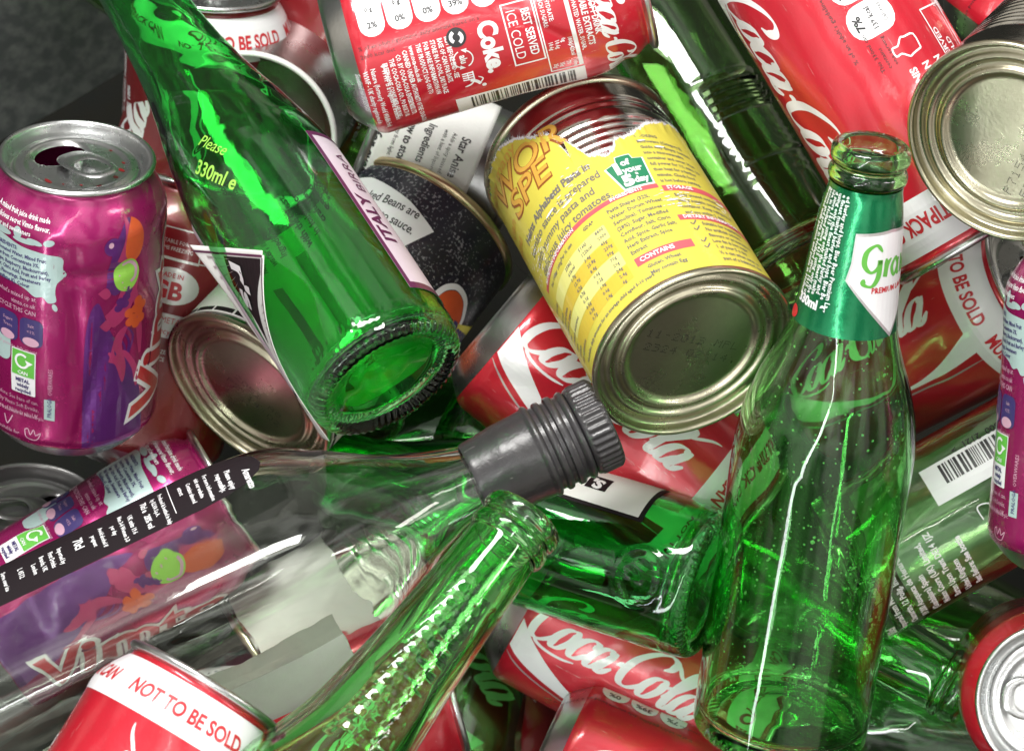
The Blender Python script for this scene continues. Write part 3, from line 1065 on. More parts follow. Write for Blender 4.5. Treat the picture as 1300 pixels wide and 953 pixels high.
# ------------------------------------------------------------------ food tins
def tin_body(root, S, L, R, mat='tinplate', ribs=(), n=144, end_mat='tin_end_metal', stamp=None, open_top=False, rim_mat=None):
    prof = [(R, 3.4)]
    z = 5.0
    pts = []
    zz = 3.4
    while zz <= L - 3.4:
        r = R
        for (c, w, d) in ribs:
            r -= d * math.exp(-((zz - c) / w) ** 2)
        pts.append((r, zz))
        zz += 0.8
    S.prof = pts
    S.lo, S.hi = 2.0, L - 2.0
    obj('body', revolve('body', pts, n, lambda i, th, q: S.disp(th, q) * S.fade(q)), mat, root, smooth=50)

    def end(z0, sg, name, mt, opened=False):
        # double seam, countersink and rings; sg = +1 when the end looks up the axis
        pr = [(R - 0.1, 3.6), (R + 0.9, 3.2), (R + 1.35, 2.4), (R + 1.35, 0.8), (R + 1.0, 0.1), (R + 0.4, -0.15), (R - 0.3, 0.1), (R - 0.7, 0.9),
              (R - 0.9, 3.2), (R - 1.3, 3.9), (R - 2.4, 4.2), (R - 3.4, 4.0)]
        if not opened:
            pr += [(R - 4.6, 3.0), (R - 5.4, 2.7), (R - 6.4, 3.2), (R - 7.2, 4.1), (R - 8.2, 4.3), (R - 9.0, 3.7), (R - 9.8, 2.6), (R - 10.6, 2.3), (R - 11.6, 2.7),
                   (R - 12.6, 3.9), (R - 13.4, 4.2), (R - 16, 4.2), (R - 22, 4.15), (0.0, 4.1)]
        else:
            pr = pr[:9]
            pr += [(R - 1.0, 6.0), (R - 0.6, 9.0), (R - 0.5, L - 8)]
        q = [(r, z0 + (zz if sg < 0 else -zz)) for r, zz in pr]
        q = densify(q, 1.2)
        if sg > 0:
            q = q
        else:
            q = q
        me = revolve(name, q, n)
        if sg > 0:
            pass
        return obj(name, me, mt, root, smooth=60)
    e0 = end(0.0, -1, 'end_panel', end_mat)
    e1 = end(L, +1, 'open_rim' if open_top else 'far_end_panel', rim_mat or end_mat, opened=open_top)
    return e0, e1


class Flat:
    """a flat face across the axis, for stamped dates on tin ends"""

    def __init__(self, z, sg=1):
        self.z = z
        self.sg = sg

    def pt(self, x, y, off=0.0):
        return (x * self.sg * MM, y * MM, (self.z - off) * MM)


def dotted(ink, txt, size, x, y, rot=0.0):
    """dot-matrix characters"""
    F = {'0': ['01110', '10001', '10001', '10001', '10001', '01110'], '1': ['00100', '01100', '00100', '00100', '00100', '01110'], '2': ['01110', '10001', '00010', '00100', '01000', '11111'],
         '3': ['11110', '00001', '01110', '00001', '00001', '11110'], '4': ['00010', '00110', '01010', '11111', '00010', '00010'], '5': ['11111', '10000', '11110', '00001', '00001', '11110'],
         '-': ['00000', '00000', '01110', '00000', '00000', '00000'], ':': ['00000', '00100', '00000', '00100', '00000', '00000'], ' ': ['00000'] * 6,
         'M': ['10001', '11011', '10101', '10001', '10001', '10001'], 'V': ['10001', '10001', '10001', '01010', '01010', '00100'], 'L': ['10000', '10000', '10000', '10000', '10000', '11111'],
         '6': ['01110', '10000', '11110', '10001', '10001', '01110'], '8': ['01110', '10001', '01110', '10001', '10001', '01110'], 'E': ['11111', '10000', '11110', '10000', '10000', '11111'],
         'P': ['11110', '10001', '11110', '10000', '10000', '10000'], 'A': ['00100', '01010', '10001', '11111', '10001', '10001'], '7': ['11111', '00001', '00010', '00100', '00100', '00100'], '/': ['00001', '00010', '00010', '00100', '01000', '10000']}
    c, s = math.cos(math.radians(rot)), math.sin(math.radians(rot))
    u = size / 6
    for i, ch in enumerate(txt):
        for r, row in enumerate(F.get(ch, F[' '])):
            for k, b in enumerate(row):
                if b == '1':
                    a, bb = (i * 6.4 + k) * u, (5 - r) * u
                    px, py = x + a * c - bb * s, y + a * s + bb * c
                    h = u * 0.42
                    ink.v += [(px - h, py, ink.off), (px, py - h, ink.off), (px + h, py, ink.off), (px, py + h, ink.off)]
                    n = len(ink.v)
                    ink.f.append((n - 4, n - 3, n - 2, n - 1))


# ------------------------------------------------------------------ bottles
def bottle(label, outer, mat, wall=2.6, n=160, L=None, knurl=True, mul=None, group='green glass bottles', emboss=None, base_thick=5.0, name='glass_bottle'):
    """outer: (r, z) from base corner up to the lip"""
    t = thing(name, label, 'bottle', group)
    up = smooth_prof(outer, 5)
    up = densify(up, 2.0)
    H = up[-1][1]
    r0 = up[0][0]
    base = [(0, 6.0), (r0 * 0.35, 5.4), (r0 * 0.65, 3.6), (r0 * 0.82, 1.5), (r0 * 0.90, 0.45), (r0 * 0.95, 0.2)]
    base = densify(base, 1.6)
    inner = []
    for r, z in reversed(up):
        if z > base_thick + 4:
            inner.append((max(7.6 if r > 9 else 3, r - wall), min(z, H - 0.9)))
    ri = inner[-1][0]
    inner = inner + [(ri - 1.0, base_thick + 3.4), (ri - 3.2, base_thick + 2.0), (ri - 8, base_thick + 2.8), (ri * 0.4, base_thick + 5.0), (0, base_thick + 6.0)]
    prof = base + up + inner
    nb, nu = len(base), len(up)
    S = Surf([(r, z) for r, z in up], max(r for r, z in up))
    S.lo, S.hi = -1e9, 1e9

    def d(i, th, z):
        q = 0.0
        if knurl and i < nb + 6 and z < 7:
            # toothed bearing ring
            rr = prof[i][0]
            if rr > r0 * 0.78:
                q += 0.65 * math.sin(th * 56) * math.exp(-((z - 0.8) / 1.6) ** 2)
        if i >= nb and i < nb + nu:
            if emboss:
                q += emboss(th, z)
        elif i >= nb + nu:
            # inner wall is never perfectly even
            q += 0.42 * noise.noise(Vector((math.cos(th) * 1.5, math.sin(th) * 1.5, z * 0.03)))
        return q
    me = revolve('glass', prof, n, d)
    if mul:
        S.mul = mul
        for w in me.vertices:
            k = mul(math.atan2(w.co.y, w.co.x), w.co.z / MM)
            w.co.x *= k
            w.co.y *= k
    o = obj('glass', me, mat, t, smooth=60)
    return t, S, o

# ================================================================== the setting
def ground():
    n, half = 60, 1.6
    v, f = [], []
    for i in range(n + 1):
        for j in range(n + 1):
            x, y = -half + 2 * half * i / n, -half + 2 * half * j / n
            v.append((x, y, -0.265 + 0.006 * noise.noise(Vector((x * 6, y * 6, 1)))))
    for i in range(n):
        for j in range(n):
            q = i * (n + 1) + j
            f.append((q, q + n + 1, q + n + 2, q + 1))
    o = obj('ground', from_pydata('ground', v, f), 'dark_floor')
    o['kind'] = 'structure'


ground()


def bin_side():
    """the grey side of the container, leaning away at the top left"""
    t = thing('recycling_bin', 'rough dark grey side of the container in the top left corner', 'bin')
    v, f = [], []
    nx, nz, th = 48, 60, 3.0
    W_, H_ = 330.0, 420.0
    for side in (0, 1):
        for i in range(nx + 1):
            for j in range(nz + 1):
                a = (i / nx - 0.5) * W_
                z = j / nz * H_
                y = 14 * math.cos(a / W_ * math.pi) + 1.2 * noise.noise(Vector((a * .03, z * .03, 2))) - side * th
                v.append((a * MM, y * MM, z * MM))
    m = (nx + 1) * (nz + 1)
    for i in range(nx):
        for j in range(nz):
            q = i * (nz + 1) + j
            f.append((q, q + 1, q + nz + 2, q + nz + 1))
            f.append((m + q, m + q + nz + 1, m + q + nz + 2, m + q + 1))
    for i in range(nx):
        for j in (0, nz):
            q = i * (nz + 1) + j
            f.append((q, q + nz + 1, m + q + nz + 1, m + q) if j == 0 else (q, m + q, m + q + nz + 1, q + nz + 1))
    for j in range(nz):
        for i in (0, nx):
            q = i * (nz + 1) + j
            f.append((q, m + q, m + q + 1, q + 1) if i == 0 else (q, q + 1, m + q + 1, m + q))
    obj('side_panel', from_pydata('side_panel', v, f), 'bin_plastic', t)
    rim = [(-W_ / 2 * MM, 0, H_ * MM), (W_ / 2 * MM, 0, H_ * MM)]
    P = Vector((-215, 120, -215)) * MM
    # local y looks to the heap, local z up
    yy = Vector((0.50, -0.62, 0.60)).normalized()
    zz = (Vector((0.0, 0.35, 0.94)) - yy * yy.dot(Vector((0.0, 0.35, 0.94)))).normalized()
    xx = yy.cross(zz)
    t.matrix_world = TILT @ Matrix(((xx.x, yy.x, zz.x, P.x), (xx.y, yy.y, zz.y, P.y), (xx.z, yy.z, zz.z, P.z), (0, 0, 0, 1)))


bin_side()

# ================================================================== cans
G_RED = 'red soft drink cans'

can = cola_can('red can with barcode and small print lying across the top, above the yellow tin', 'info', 3,
               dents=((48, 104, 2.6, 14, 8, 0.0), (10, 74, 0.9, 30, 2.2, 0.9), (50, 60, 1.2, 16, 30, 0), (26, 34, 0.8, 3, 26, 0.6), (-6, 60, 0.7, 3, 22, -0.5)), strip=False)
put(can, 423.6, 69, 28, .9655, -.2605, 3, 0, 0)

can = cola_can('large red can with white script, behind the mouth of the tall green bottle', 'logo', 5,
               dents=((-2, 62, 0.9, 5, 40, 0.25), (-14, 80, 0.7, 4, 26, -0.3), (-30, 30, 0.5, 8, 30, 0.2)), roll_strip=31)
put(can, 1190, 238, 20, .508, .861, 0, -31, 115, scale=(1.04, 1.04, 1.21))

can = cola_can('red can banded NOT TO BE SOLD, between the green foil neck and the right edge', 'logo', 9,
               dents=((-8, 55, 1.2, 14, 4, 0.5), (18, 70, 0.8, 5, 30, 0.7), (30, 30, 1.2, 8, 20, 0)), roll_strip=-18, logo_s=-14)
put(can, 1312, 355, -35, .886, -.46, 25, 0, 115)

can = cola_can('red can with a broad white ribbon lying under the yellow tin and grey cap', 'logo', 12,
               dents=((10, 30, 1.0, 5, 28, 0.4), (-4, 60, 0.8, 8, 20, -0.4), (20, 76, 1.2, 12, 5, 0.3)), roll_strip=29, logo_s=-9)
put(can, 623, 406, -34, .765, .645, 0, 1, 0, scale=(1, 1, 1.07))

can = cola_can('red can with white script under the crested green bottle at the bottom centre', 'logo', 15,
               dents=((0, 40, 0.8, 6, 30, 0.5), (-10, 80, 0.8, 10, 8, 0)))
put(can, 650, 750, -68, .875, .485, 0, -2, 0)

can = cola_can('upright red can banded TO BE SOLD, behind the green bottle at the top edge', 'logo', 18,
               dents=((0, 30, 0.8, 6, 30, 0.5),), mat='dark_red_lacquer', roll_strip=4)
put(can, 268, -16, -78, .05, -1, 17, -6, 115)

can = cola_can('dark red can with white script between the grey container and the green bottle', 'logo', 21,
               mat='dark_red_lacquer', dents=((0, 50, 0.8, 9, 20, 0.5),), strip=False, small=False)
put(can, 244, 212, -100, .28, -.96, 10, 34, 60)


# dark red can with the country mark
def gb_can():
    t = thing('drink_can', 'dark red can with a white oval GB mark beside the upright purple can', 'can', G_RED)
    S = Surf(CAN_PROF, 33.0, ((8, 50, 1.0, 12, 14, 0.4), (-6, 90, 1.2, 14, 5, 0.2)), wob=0.5, seed=31)
    make_can_shell(t, S, 'dark_red_lacquer')
    make_can_lid(t, True)
    w, r_ = Ink(S, 0.08), Ink(S, 0.18)
    w.ell(0, 76, 10.6, 7.2)
    w.block(['SUITABLE FOR', 'HOME FREEZING'], 2.2, -10, 92, sx=0.9)
    w.frame(-2, 92, 20, 12, 0.5)
    w.stroke([(-20, 86.5), (0, 86.5), (20, 86.5)], 0.5, taper=False)
    w.rect(2, 60.5, 30, 9.5)
    w.block(['STORE OR FREEZE', 'IN A COOL PLACE'], 2.3, -13, 49.5, sx=0.9)
    w.build('white_print', 'silver_print', t)
    r_.text('MADE IN', 2.6, -6, 79.2, bold=0.02, sx=0.95)
    r_.text('GB', 9.4, -7.8, 71.0, bold=0.04)
    r_.text('CAN - METAL', 3.4, -10.5, 61.6, bold=0.0, sx=0.9)
    r_.text('Widely recycled', 3.4, -11.5, 57.2, bold=0.0, sx=0.9)
    r_.build('red_lettering', 'red_print', t)
    put(t, 228, 350, -62, .24, -.97, 8, 2, 76)


gb_can()

can = cola_can('red can in the bottom right corner with its silver lid towards the viewer', 'logo', 24,
               dents=((0, 98, 1.6, 10, 7, 0.5),), strip=False, lid_turn=150)
put(can, 1338, 890, 30, .62, .78, 84, 60, 115)

can = cola_can('red can with white band and silver rim in front of the clear bottle, bottom left', 'logo', 27,
               roll_strip=0, dents=((6, 100, 1.5, 5, 9, 0.3),))
put(can, 262, 868, 142, .52, -.85, -4, 2, 115)

can = cola_can('red can mostly hidden in the top right corner above the ribbed silver tin', 'logo', 33, dents=((20, 40, 1.0, 9, 30, 0.4),), strip=False)
put(can, 1262, 85, -34, .62, -.78, 0, -6, 0)

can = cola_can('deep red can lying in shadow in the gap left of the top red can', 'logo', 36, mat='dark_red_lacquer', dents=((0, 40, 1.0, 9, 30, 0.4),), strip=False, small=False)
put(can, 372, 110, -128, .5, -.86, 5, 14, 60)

can = cola_can('red can low in the shade under the clear bottle at the bottom edge', 'logo', 39, mat='red_lacquer', dents=((0, 40, 1.0, 9, 30, 0.4),), strip=False, small=False)
put(can, 400, 930, -50, .95, -.3, 0, 0, 60)

can = cola_can('red can low in the heap below the tall green bottle', 'logo', 42, mat='red_lacquer', dents=((0, 40, 1.0, 9, 30, 0.4),), strip=False, small=False)
put(can, 870, 1030, -40, .9, .4, 0, 0, 60)

# the purple cans
can = fruit_can('purple fruit drink can standing open at the left edge', 2,
                dents=((2, 60, 1.9, 3.0, 30, 0.05), (7, 30, 1.8, 3.0, 26, -0.2), (12, 84, 1.3, 12, 2.6, 0.1), (-3, 82, 1.2, 2.4, 12, 0.2), (-16, 20, 1.2, 12, 12, 0), (20, 50, 1.2, 4, 18, 0.3)), spots=True)
put(can, 98, 198, 35, .03, -1, 28, 0, 115)
can = fruit_can('purple fruit drink can lying under the clear bottle', 4,
                dents=((-20, 50, 2.0, 12, 5, 0.5), (0, 70, 1.5, 10, 4, 0.3), (10, 30, 2.0, 14, 6, -0.3)))
put(can, 290, 624, -45, .85, -.52, 0, 9, 115)
can = fruit_can('purple fruit drink can cut off by the right edge of the picture', 6,
                dents=((-30, 60, 0.9, 4, 24, 0.1), (-38, 84, 1.0, 9, 5, 0.0), (-40, 30, 0.6, 8, 14, 0)))
put(can, 1368, 716, 50, .083, -.997, 15, 19, 0)


# an upturned plain can in the shade, bottom left
def dark_can():
    t = thing('drink_can', 'plain grey open can in the shade below the standing purple can', 'can')
    S = Surf(CAN_PROF, 33.0, (), wob=0.5, seed=51)
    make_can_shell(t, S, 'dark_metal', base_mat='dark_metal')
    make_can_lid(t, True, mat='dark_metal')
    put(t, 44, 640, -66, .1, -1, 36, 40, 115)


dark_can()

# ================================================================== tins
def yellow_tin():
    t = thing('food_tin', 'yellow pasta tin with a torn label in the middle of the heap', 'tin', 'food tins')
    ribs = [(100.5, 1.1, 0.8), (104.0, 1.1, 0.8)] + [(92 - 4.0 * k, 1.2, 0.95) for k in range(8)]
    S = Surf([], 36.4, (), wob=0.2, seed=3)
    e0, e1 = tin_body(t, S, 118.0, 36.4, ribs=ribs)
    # label wraps straight over the ribs
    LS = Surf([(36.55, 0), (36.55, 118)], 36.6, (), wob=0.2, seed=3)
    LS.lo, LS.hi = 2, 116
    keys = [(-115, 112), (-60, 114), (-40, 118 - 4.2), (-27, 113.5), (-17.5, 108), (-11, 101), (-5, 96.4), (-1.8, 91), (-3.2, 85), (-2.6, 80), (2.8, 76.5), (9.5, 72.2), (12.4, 74.5), (14.6, 79), (21.0, 80.5), (26, 84), (30.5, 88), (38, 91), (46, 94), (60, 97), (115, 112)]

    def top(s, jag=0.0, sd=0):
        for a, b in zip(keys, keys[1:]):
            if a[0] <= s <= b[0] or (a[0] > b[0] and False):
                t_ = (s - a[0]) / max(1e-6, b[0] - a[0])
                y = a[1] + (b[1] - a[1]) * t_
                return y + jag * (noise.noise(Vector((s * 1.3, sd, 0))) + 0.7 * noise.noise(Vector((s * 4.5, sd, 3))))
        return 100.0
    keys = sorted(keys)
    sheet(LS, 'label_torn_core', 'paper_core', t, -114.5, 114.5, 3.8, 0, 0.03, top=lambda s: min(113.9, top(s) + 1.0 + 0.9 * noise.noise(Vector((s * 1.7, 9, 0))) + 0.9 * abs(noise.noise(Vector((s * 6, 2, 0))))), ns=700, nz=20)
    lab = sheet(LS, 'label', 'yellow_label', t, -114.5, 114.5, 3.8, 0, 0.12, top=lambda s: min(113.4, top(s, 1.5, 4) - 0.4), ns=700, nz=24,
                curl=lambda s, z: 1.5 * max(0.0, noise.noise(Vector((s * 0.35, 7, 1))) + 0.2) * math.exp(-max(0.0, top(s) - z) / 1.6))
    # fibres of torn paper
    rng = random.Random(11)
    fb = Ink(LS, 0.2)
    for i in range(520):
        s = rng.uniform(-34, 52)
        z = top(s) + rng.uniform(-0.6, 1.2)
        a = rng.uniform(-0.9, 0.9)
        l = rng.uniform(0.8, 2.2)
        w = 0.09
        fb.v += [(s - w, z, 0.14), (s + w, z, 0.14), (s + math.sin(a) * l, min(113.6, z + abs(math.cos(a)) * l), 0.3 + rng.uniform(0, 0.5))]
        n = len(fb.v)
        fb.f.append((n - 3, n - 2, n - 1))
    fb.build('torn_fibres', 'paper_core', t)
    # scuffs down to white paper
    sc = Ink(LS, 0.36)
    for i in range(150):
        s, z = rng.choice(((-36, 62), (-38, 68), (-33, 60), (-42, 58), (-6, 72), (-12, 66), (44, 45), (22, 41), (26, 40)))
        s += rng.gauss(0, 3.2)
        z += rng.gauss(0, 3.0)
        l = rng.uniform(0.5, 2.6)
        sc.stroke([(s, z), (s + l * .6, z + rng.uniform(-.2, .3)), (s + l, z + rng.uniform(-.3, .4))], rng.uniform(0.12, 0.5), per=2, step=None)
    for (s, z, a, b) in ((44.5, 44.4, 2.2, 0.5), (22, 41.6, 2.4, 0.5), (-12, 62.5, 2.5, 0.5), (-20, 66.2, 2.5, 0.5), (30, 73.5, 2.2, .5), (24, 77, 1.6, .4)):
        sc.ell(s, z, a, b, 4, n=10)
    sc.build('scuffs', 'paper_core', t)
    P_, Y2, OC, PK, BK, OR, BR, WH, GR, W2 = [Ink(LS, q) for q in (0.20, 0.20, 0.18, 0.22, 0.26, 0.34, 0.24, 0.32, 0.28, 0.4)]
    # big fun letters: brown edge, orange face
    for (tx, sz, s, z, rot) in (('WOR', 16.5, -43.0, 95.0, -8), ('SPE', 16.0, -36.0, 82.2, -7)):
        BR.text(tx, sz, s, z, rot, bold=0.040, sx=1.04)
        OR.text(tx, sz, s + 0.25, z + 0.3, rot, bold=0.006, sx=1.04)
    OR.text('how many', 7.6, -51, 105.2, -2, sx=1.0, bold=0.01)
    OR.text('can', 7.0, -47.5, 84.5, 0, bold=0.01)
    OR.text('you', 7.0, -51, 77.0, 0, bold=0.01)
    OR.build('title_letters', 'orange_letter', t)
    BR.build('title_letter_edges', 'brown_print', t)
    # product line
    BK.text('Heinz Alphabetti Pasta in', 5.3, 1.5, 70.2, 0, align='R', bold=0.035, sx=0.74)
    BK.text('tomato sauce is prepared', 5.3, 3.2, 64.0, 0, align='R', bold=0.012, sx=0.78)
    BK.text('with yummy pasta and', 5.3, -1.5, 57.9, 0, align='R', bold=0.012, sx=0.80)
    BK.text('delicious juicy tomatoes.', 5.3, 3.6, 52.2, 0, align='R', bold=0.012, sx=0.80)
    # five a day badge: a green pot shape with a white edge
    pent = [(4.6, 62.5), (6.4, 68.5), (9.5, 67.2), (11.2, 69.6), (15.6, 68.8), (16.4, 66.8), (19.6, 66.4), (19.2, 54.0), (8.6, 51.4), (6.8, 57.5), (5.6, 60)]
    pent = [(6.0, 65.6), (10.4, 67.0), (11.0, 69.8), (16.2, 69.8), (16.6, 67.4), (20.0, 67.0), (19.0, 52.6), (8.6, 52.6)]
    cx = sum(p[0] for p in pent) / len(pent)
    cz = sum(p[1] for p in pent) / len(pent)
    WH.poly([(cx + (a - cx) * 1.10, cz + (b - cz) * 1.08) for a, b in pent])
    WH.build('badge_edge', 'white_print', t)
    g2 = Ink(LS, 0.44)
    g2.poly(pent)
    g2.build('badge', 'bottle_green_print', t)
    W2 = Ink(LS, 0.52)
    W2.text('1', 8.0, 7.6, 61.0, bold=0.07)
    W2.text('of', 4.4, 11.6, 64.6, bold=0.045, sx=0.9)
    W2.text('your', 4.4, 11.0, 60.4, bold=0.045, sx=0.85)
    W2.text('5', 7.6, 9.2, 53.8, bold=0.07)
    W2.text('a', 2.6, 14.6, 58.2, bold=0.03)
    W2.text('day', 4.4, 13.2, 54.2, bold=0.045, sx=0.85)
    # pink section bars
    for (s0, s1, z0, z1) in ((-44, 20.0, 49.4, 51.6), (21.2, 56, 47.0, 50.2), (20.4, 56, 30.0, 33.0), (-1.6, 20.2, 15.2, 19.4)):
        PK.rect((s0 + s1) / 2, (z0 + z1) / 2, s1 - s0, z1 - z0)
    PK.build('section_bars', 'pink_bar_print', t)
    W2.text('INGREDIENTS', 2.5, 1.5, 49.7, bold=0.03, sx=0.8)
    W2.text('NUTRITION INFORMATION', 2.5, -40, 49.7, bold=0.03, sx=0.8)
    W2.text('STORAGE', 2.8, 22.6, 47.7, bold=0.03, sx=0.85)
    W2.text('DIETARY INFORMATION', 2.6, 22.0, 30.6, bold=0.03, sx=0.85)
    W2.text('CONTAINS', 3.0, 0.2, 16.2, bold=0.03, sx=0.85)
    W2.build('white_lettering', 'white_print', t)
    k = dict(bold=0.02, sx=0.80)
    BK.block(['COOKING', 'Microwave (Category E)', 'Guide only. Empty contents', 'into a microwaveable', 'container and cover. Heat', 'full power for 1\u00bd mins. Stir', 'then heat for a further', 'minute. Check food', 'is hot before serving.'][:], 2.5, 22.0, 79.0, lead=1.34, **k)
    BK.block(['Pasta Shapes (32%,', 'Water, Durum Wheat', 'Semolina), Tomatoes', '(28%), Sugar, Modified', 'Cornflour, Salt, Citric', 'Acid, Spice, Garlic Salt,', 'Herb Extract, Spice', 'Extract'], 2.7, -1.4, 45.2, lead=1.25, **k)
    BK.block(['Empty unused contents', 'into a suitable covered', 'container. Keep refrigerated', 'and use within 2 days.'], 2.5, 24.0, 43.6, lead=1.35, **k)
    for i, l in enumerate(['Suitable for vegetarians', 'No artificial colours,', 'flavours or preservatives', 'Low fat & low sugar', '1 of your 5 a day', '\u00bd a can when eaten as', 'part of a balanced diet']):
        BK.text(l, 2.5, 28.0, 27.0 - i * 3.3, **k)
    for i in (0, 1, 3, 4):
        z = 27.4 - i * 3.3
        BK.stroke([(23.6, z + 0.9), (24.4, z - 0.2), (26.2, z + 2.2)], 0.5, taper=False, per=2)
    BK.block(['Gluten, Wheat', 'May contain Egg'], 2.6, 1.2, 12.0, lead=1.3, **k)
    # nutrition table with tinted rows
    for i in range(4):
        (Y2 if i % 2 == 0 else OC).rect(-22.5, 38.6 - i * 7.6, 36, 7.2, 0, 0.6)
    Y2.build('pale_rows', 'pale_yellow_print', t)
    OC.build('ochre_rows', 'ochre_print', t)
    BK.block(['', 'Per 100g', '', ''], 2.4, -33, 48, lead=1.2, **k)
    rows = [['Energy', '258kJ', '516kJ', '8400'], ['', '61kcal', '122kcal', '2000'], ['Protein', '1.7g', '3.4g', '45g'], ['Carbohydrate', '12.9g', '25.8g', '230g'], ['of which sugars', '4.2g', '8.4g', '90g'], ['Fat', '0.3g', '0.6g', '70g'],
            ['of which saturates', '0.1g', '0.2g', '20g'], ['Fibre', '0.5g', '1.0g', '24g'], ['Sodium', '0.3g', '0.6g', '2.4g'], ['Salt equivalent', '0.7g', '1.4g', '6g']]
    for i, r_ in enumerate(rows):
        for j, c in enumerate(r_):
            BK.text(c, 2.3, (-46, -26.5, -17.5, -9.0)[j], 40.0 - i * 3.05, **k)
    BK.text('Per \u00bd can', 2.3, -26, 45.6, **k)
    BK.text('Per 100g', 2.3, -38, 45.6, **k)
    BK.text('GDA*', 2.3, -12, 45.6, **k)
    BK.text('*Guideline daily amounts for an average child aged 5-10 years', 2.2, 2, 7.6, align='R', **k)
    BK.block(['Heinz Wattie', 'Hayes Park', 'UB4 8AL'], 2.3, -62, 40, **k)
    BK.build('small_print', 'grey_print', t)
    # stamped date on the end
    F = Flat(4.05, 1)
    d = Ink(F, 0.06)
    put(t, 882, 450, 70, -.507, -.862, -42.6, 0, 0, R=36.6)
    return t, F


yt, yF = yellow_tin()


def stamp(t, lines, size, ang, z=4.05, off=(0, 0)):
    """dot-matrix date across the end of a tin; ang turns it about the axis"""
    F = Flat(z)
    d = Ink(F, 0.06)
    a = math.radians(ang)
    ux, uy = math.cos(a), math.sin(a)
    # seen from below the x axis runs mirrored, so write right to left
    for i, l in enumerate(lines):
        w = len(l) * size * 6.4 / 6
        tmp = Ink(F, 0.06)
        dotted(tmp, l, size, -w / 2, -i * size * 1.7)
        b = len(d.v)
        for (x, y, o) in tmp.v:
            x, y = -(x + off[0]), y + off[1]
            d.v.append((x * ux - y * uy, x * uy + y * ux, 0.06))
        d.f += [tuple(reversed([q + b for q in f])) for f in tmp.f]
    d.build('stamped_date', 'black_print', t)


stamp(yt, ['11-2013 MPL', '2324 02:14'], 3.4, -40, off=(0, 2))


def silver_tin():
    t = thing('food_tin', 'bare ribbed silver tin at the right top, its round end facing the viewer', 'tin', 'food tins')
    S = Surf([], 36.4, ((-30, 70, 1.2, 10, 20, 0),), wob=0.25, seed=8)
    tin_body(t, S, 110.0, 36.4, ribs=[(22 + 4.2 * k, 1.3, 0.9) for k in range(16)])
    put(t, 1279, 182, 85, .68, -.73, -58, 0, 0, R=36.6)
    stamp(t, ['P7154 LV35P', 'EP 02 2014'], 3.4, 165, off=(0, -8))


silver_tin()


def white_label_tin():
    t = thing('food_tin', 'silver tin with a torn white label between the purple can and the ribbed bottle base', 'tin', 'food tins')
    S = Surf([], 36.4, (), wob=0.2, seed=13)
    tin_body(t, S, 62.0, 36.4, ribs=[(8 + 3.2 * k, 1.0, 0.7) for k in range(4)])
    LS = Surf([(36.6, 0), (36.6, 110)], 36.6, (), wob=0.3, seed=13)
    LS.lo, LS.hi = 2, 60
    sheet(LS, 'label', 'paper_white', t, -70, 60, 5, 0, 0.12, top=lambda s: 36 + 8 * noise.noise(Vector((s * .15, 1, 1))) + 1.6 * noise.noise(Vector((s, 5, 1))) + (-0.5 * (s + 44) if s < -44 else 0), bot=lambda s: 5.2, ns=260, nz=12, thick=0.1)
    k = Ink(LS, 0.24)
    for i in range(12):
        k.rect(-63 + i * 10.4, 7.0, 9.4, 2.2)
    k.build('black_dashes', 'paper_black', t)
    g = Ink(LS, 0.24)
    g.block(['RDC 211', 'Once opened transfer', 'all unused contents'], 2.4, -36, 30, rot=4)
    g.block(['RECIPE', 'Free from artificial'], 2.4, -14, 20, rot=4)
    g.build('small_print', 'grey_print', t)
    put(t, 312, 503, -12, .69, -.72, -30, 0, 0, R=36.6)
    stamp(t, ['2053 A8', 'P2 14:02'], 3.2, -92, off=(4, -2))


white_label_tin()


def beans_tin():
    t = thing('food_tin', 'scuffed dark navy baked beans tin with a white text panel', 'tin', 'food tins')
    S = Surf([], 36.4, (), wob=0.25, seed=17)
    L = 82.0
    tin_body(t, S, L, 36.4, mat='gold_lacquer', rim_mat='gold_lacquer')
    LS = Surf([(36.55, 0), (36.55, 110)], 36.6, (), wob=0.25, seed=17)
    LS.lo, LS.hi = 2, L - 2
    sheet(LS, 'label', 'scuffed_navy', t, -114, 114, 4, L - 4.2, 0.1, ns=200, nz=30)
    dz = L - 100
    w, b, r_, y_, n_ = Ink(LS, 0.22), Ink(LS, 0.34), Ink(LS, 0.24), Ink(LS, 0.34), Ink(LS, 0.46)
    w.poly([(-62, 62 + dz), (-5.2, 62 + dz), (2.4, 78.5 + dz), (-12, 84 + dz), (-34, 89 + dz), (-62, 88 + dz)])
    b.text('Baked Beans are', 5.6, -5.6, 78.6 + dz, 0, align='R', sx=0.74, bold=0.012)
    b.text('rich in tomato sauce.', 5.6, -4.0, 71.6 + dz, 0, align='R', sx=0.74, bold=0.012)
    b.text('high in fibre,', 5.6, -4.2, 64.6 + dz, 0, align='R', sx=0.74, bold=0.012)
    w.build('text_panel', 'white_print', t)
    b.build('panel_text', 'black_print', t)
    c = [(16, 36 + dz), (18, 60 + dz), (22, 68 + dz), (28, 70 + dz), (34, 68 + dz), (39, 60 + dz), (40, 36 + dz)]
    r_.stroke([(a, z) for a, z in c], 2.4, taper=False)
    r_.build('shield_edge', 'white_print', t)
    y_.poly(smooth_prof([(a + (28 - a) * .10, z - 1.5) for a, z in c], 4))
    y_.build('shield', 'orange_print', t)
    n_.poly([(30, 52 + dz), (50, 62 + dz), (52, 72 + dz), (34, 60 + dz)])
    n_.build('yellow_banner', 'yellow_label', t)
    m = Ink(LS, 0.58)
    m.text('Beans', 8, 35, 55 + dz, 24, bold=0.05, sx=0.9)
    m.build('banner_lettering', 'navy_print', t)
    put(t, 548, 285, -70, .6, -.8, -28, 0, L, R=36.6)


beans_tin()


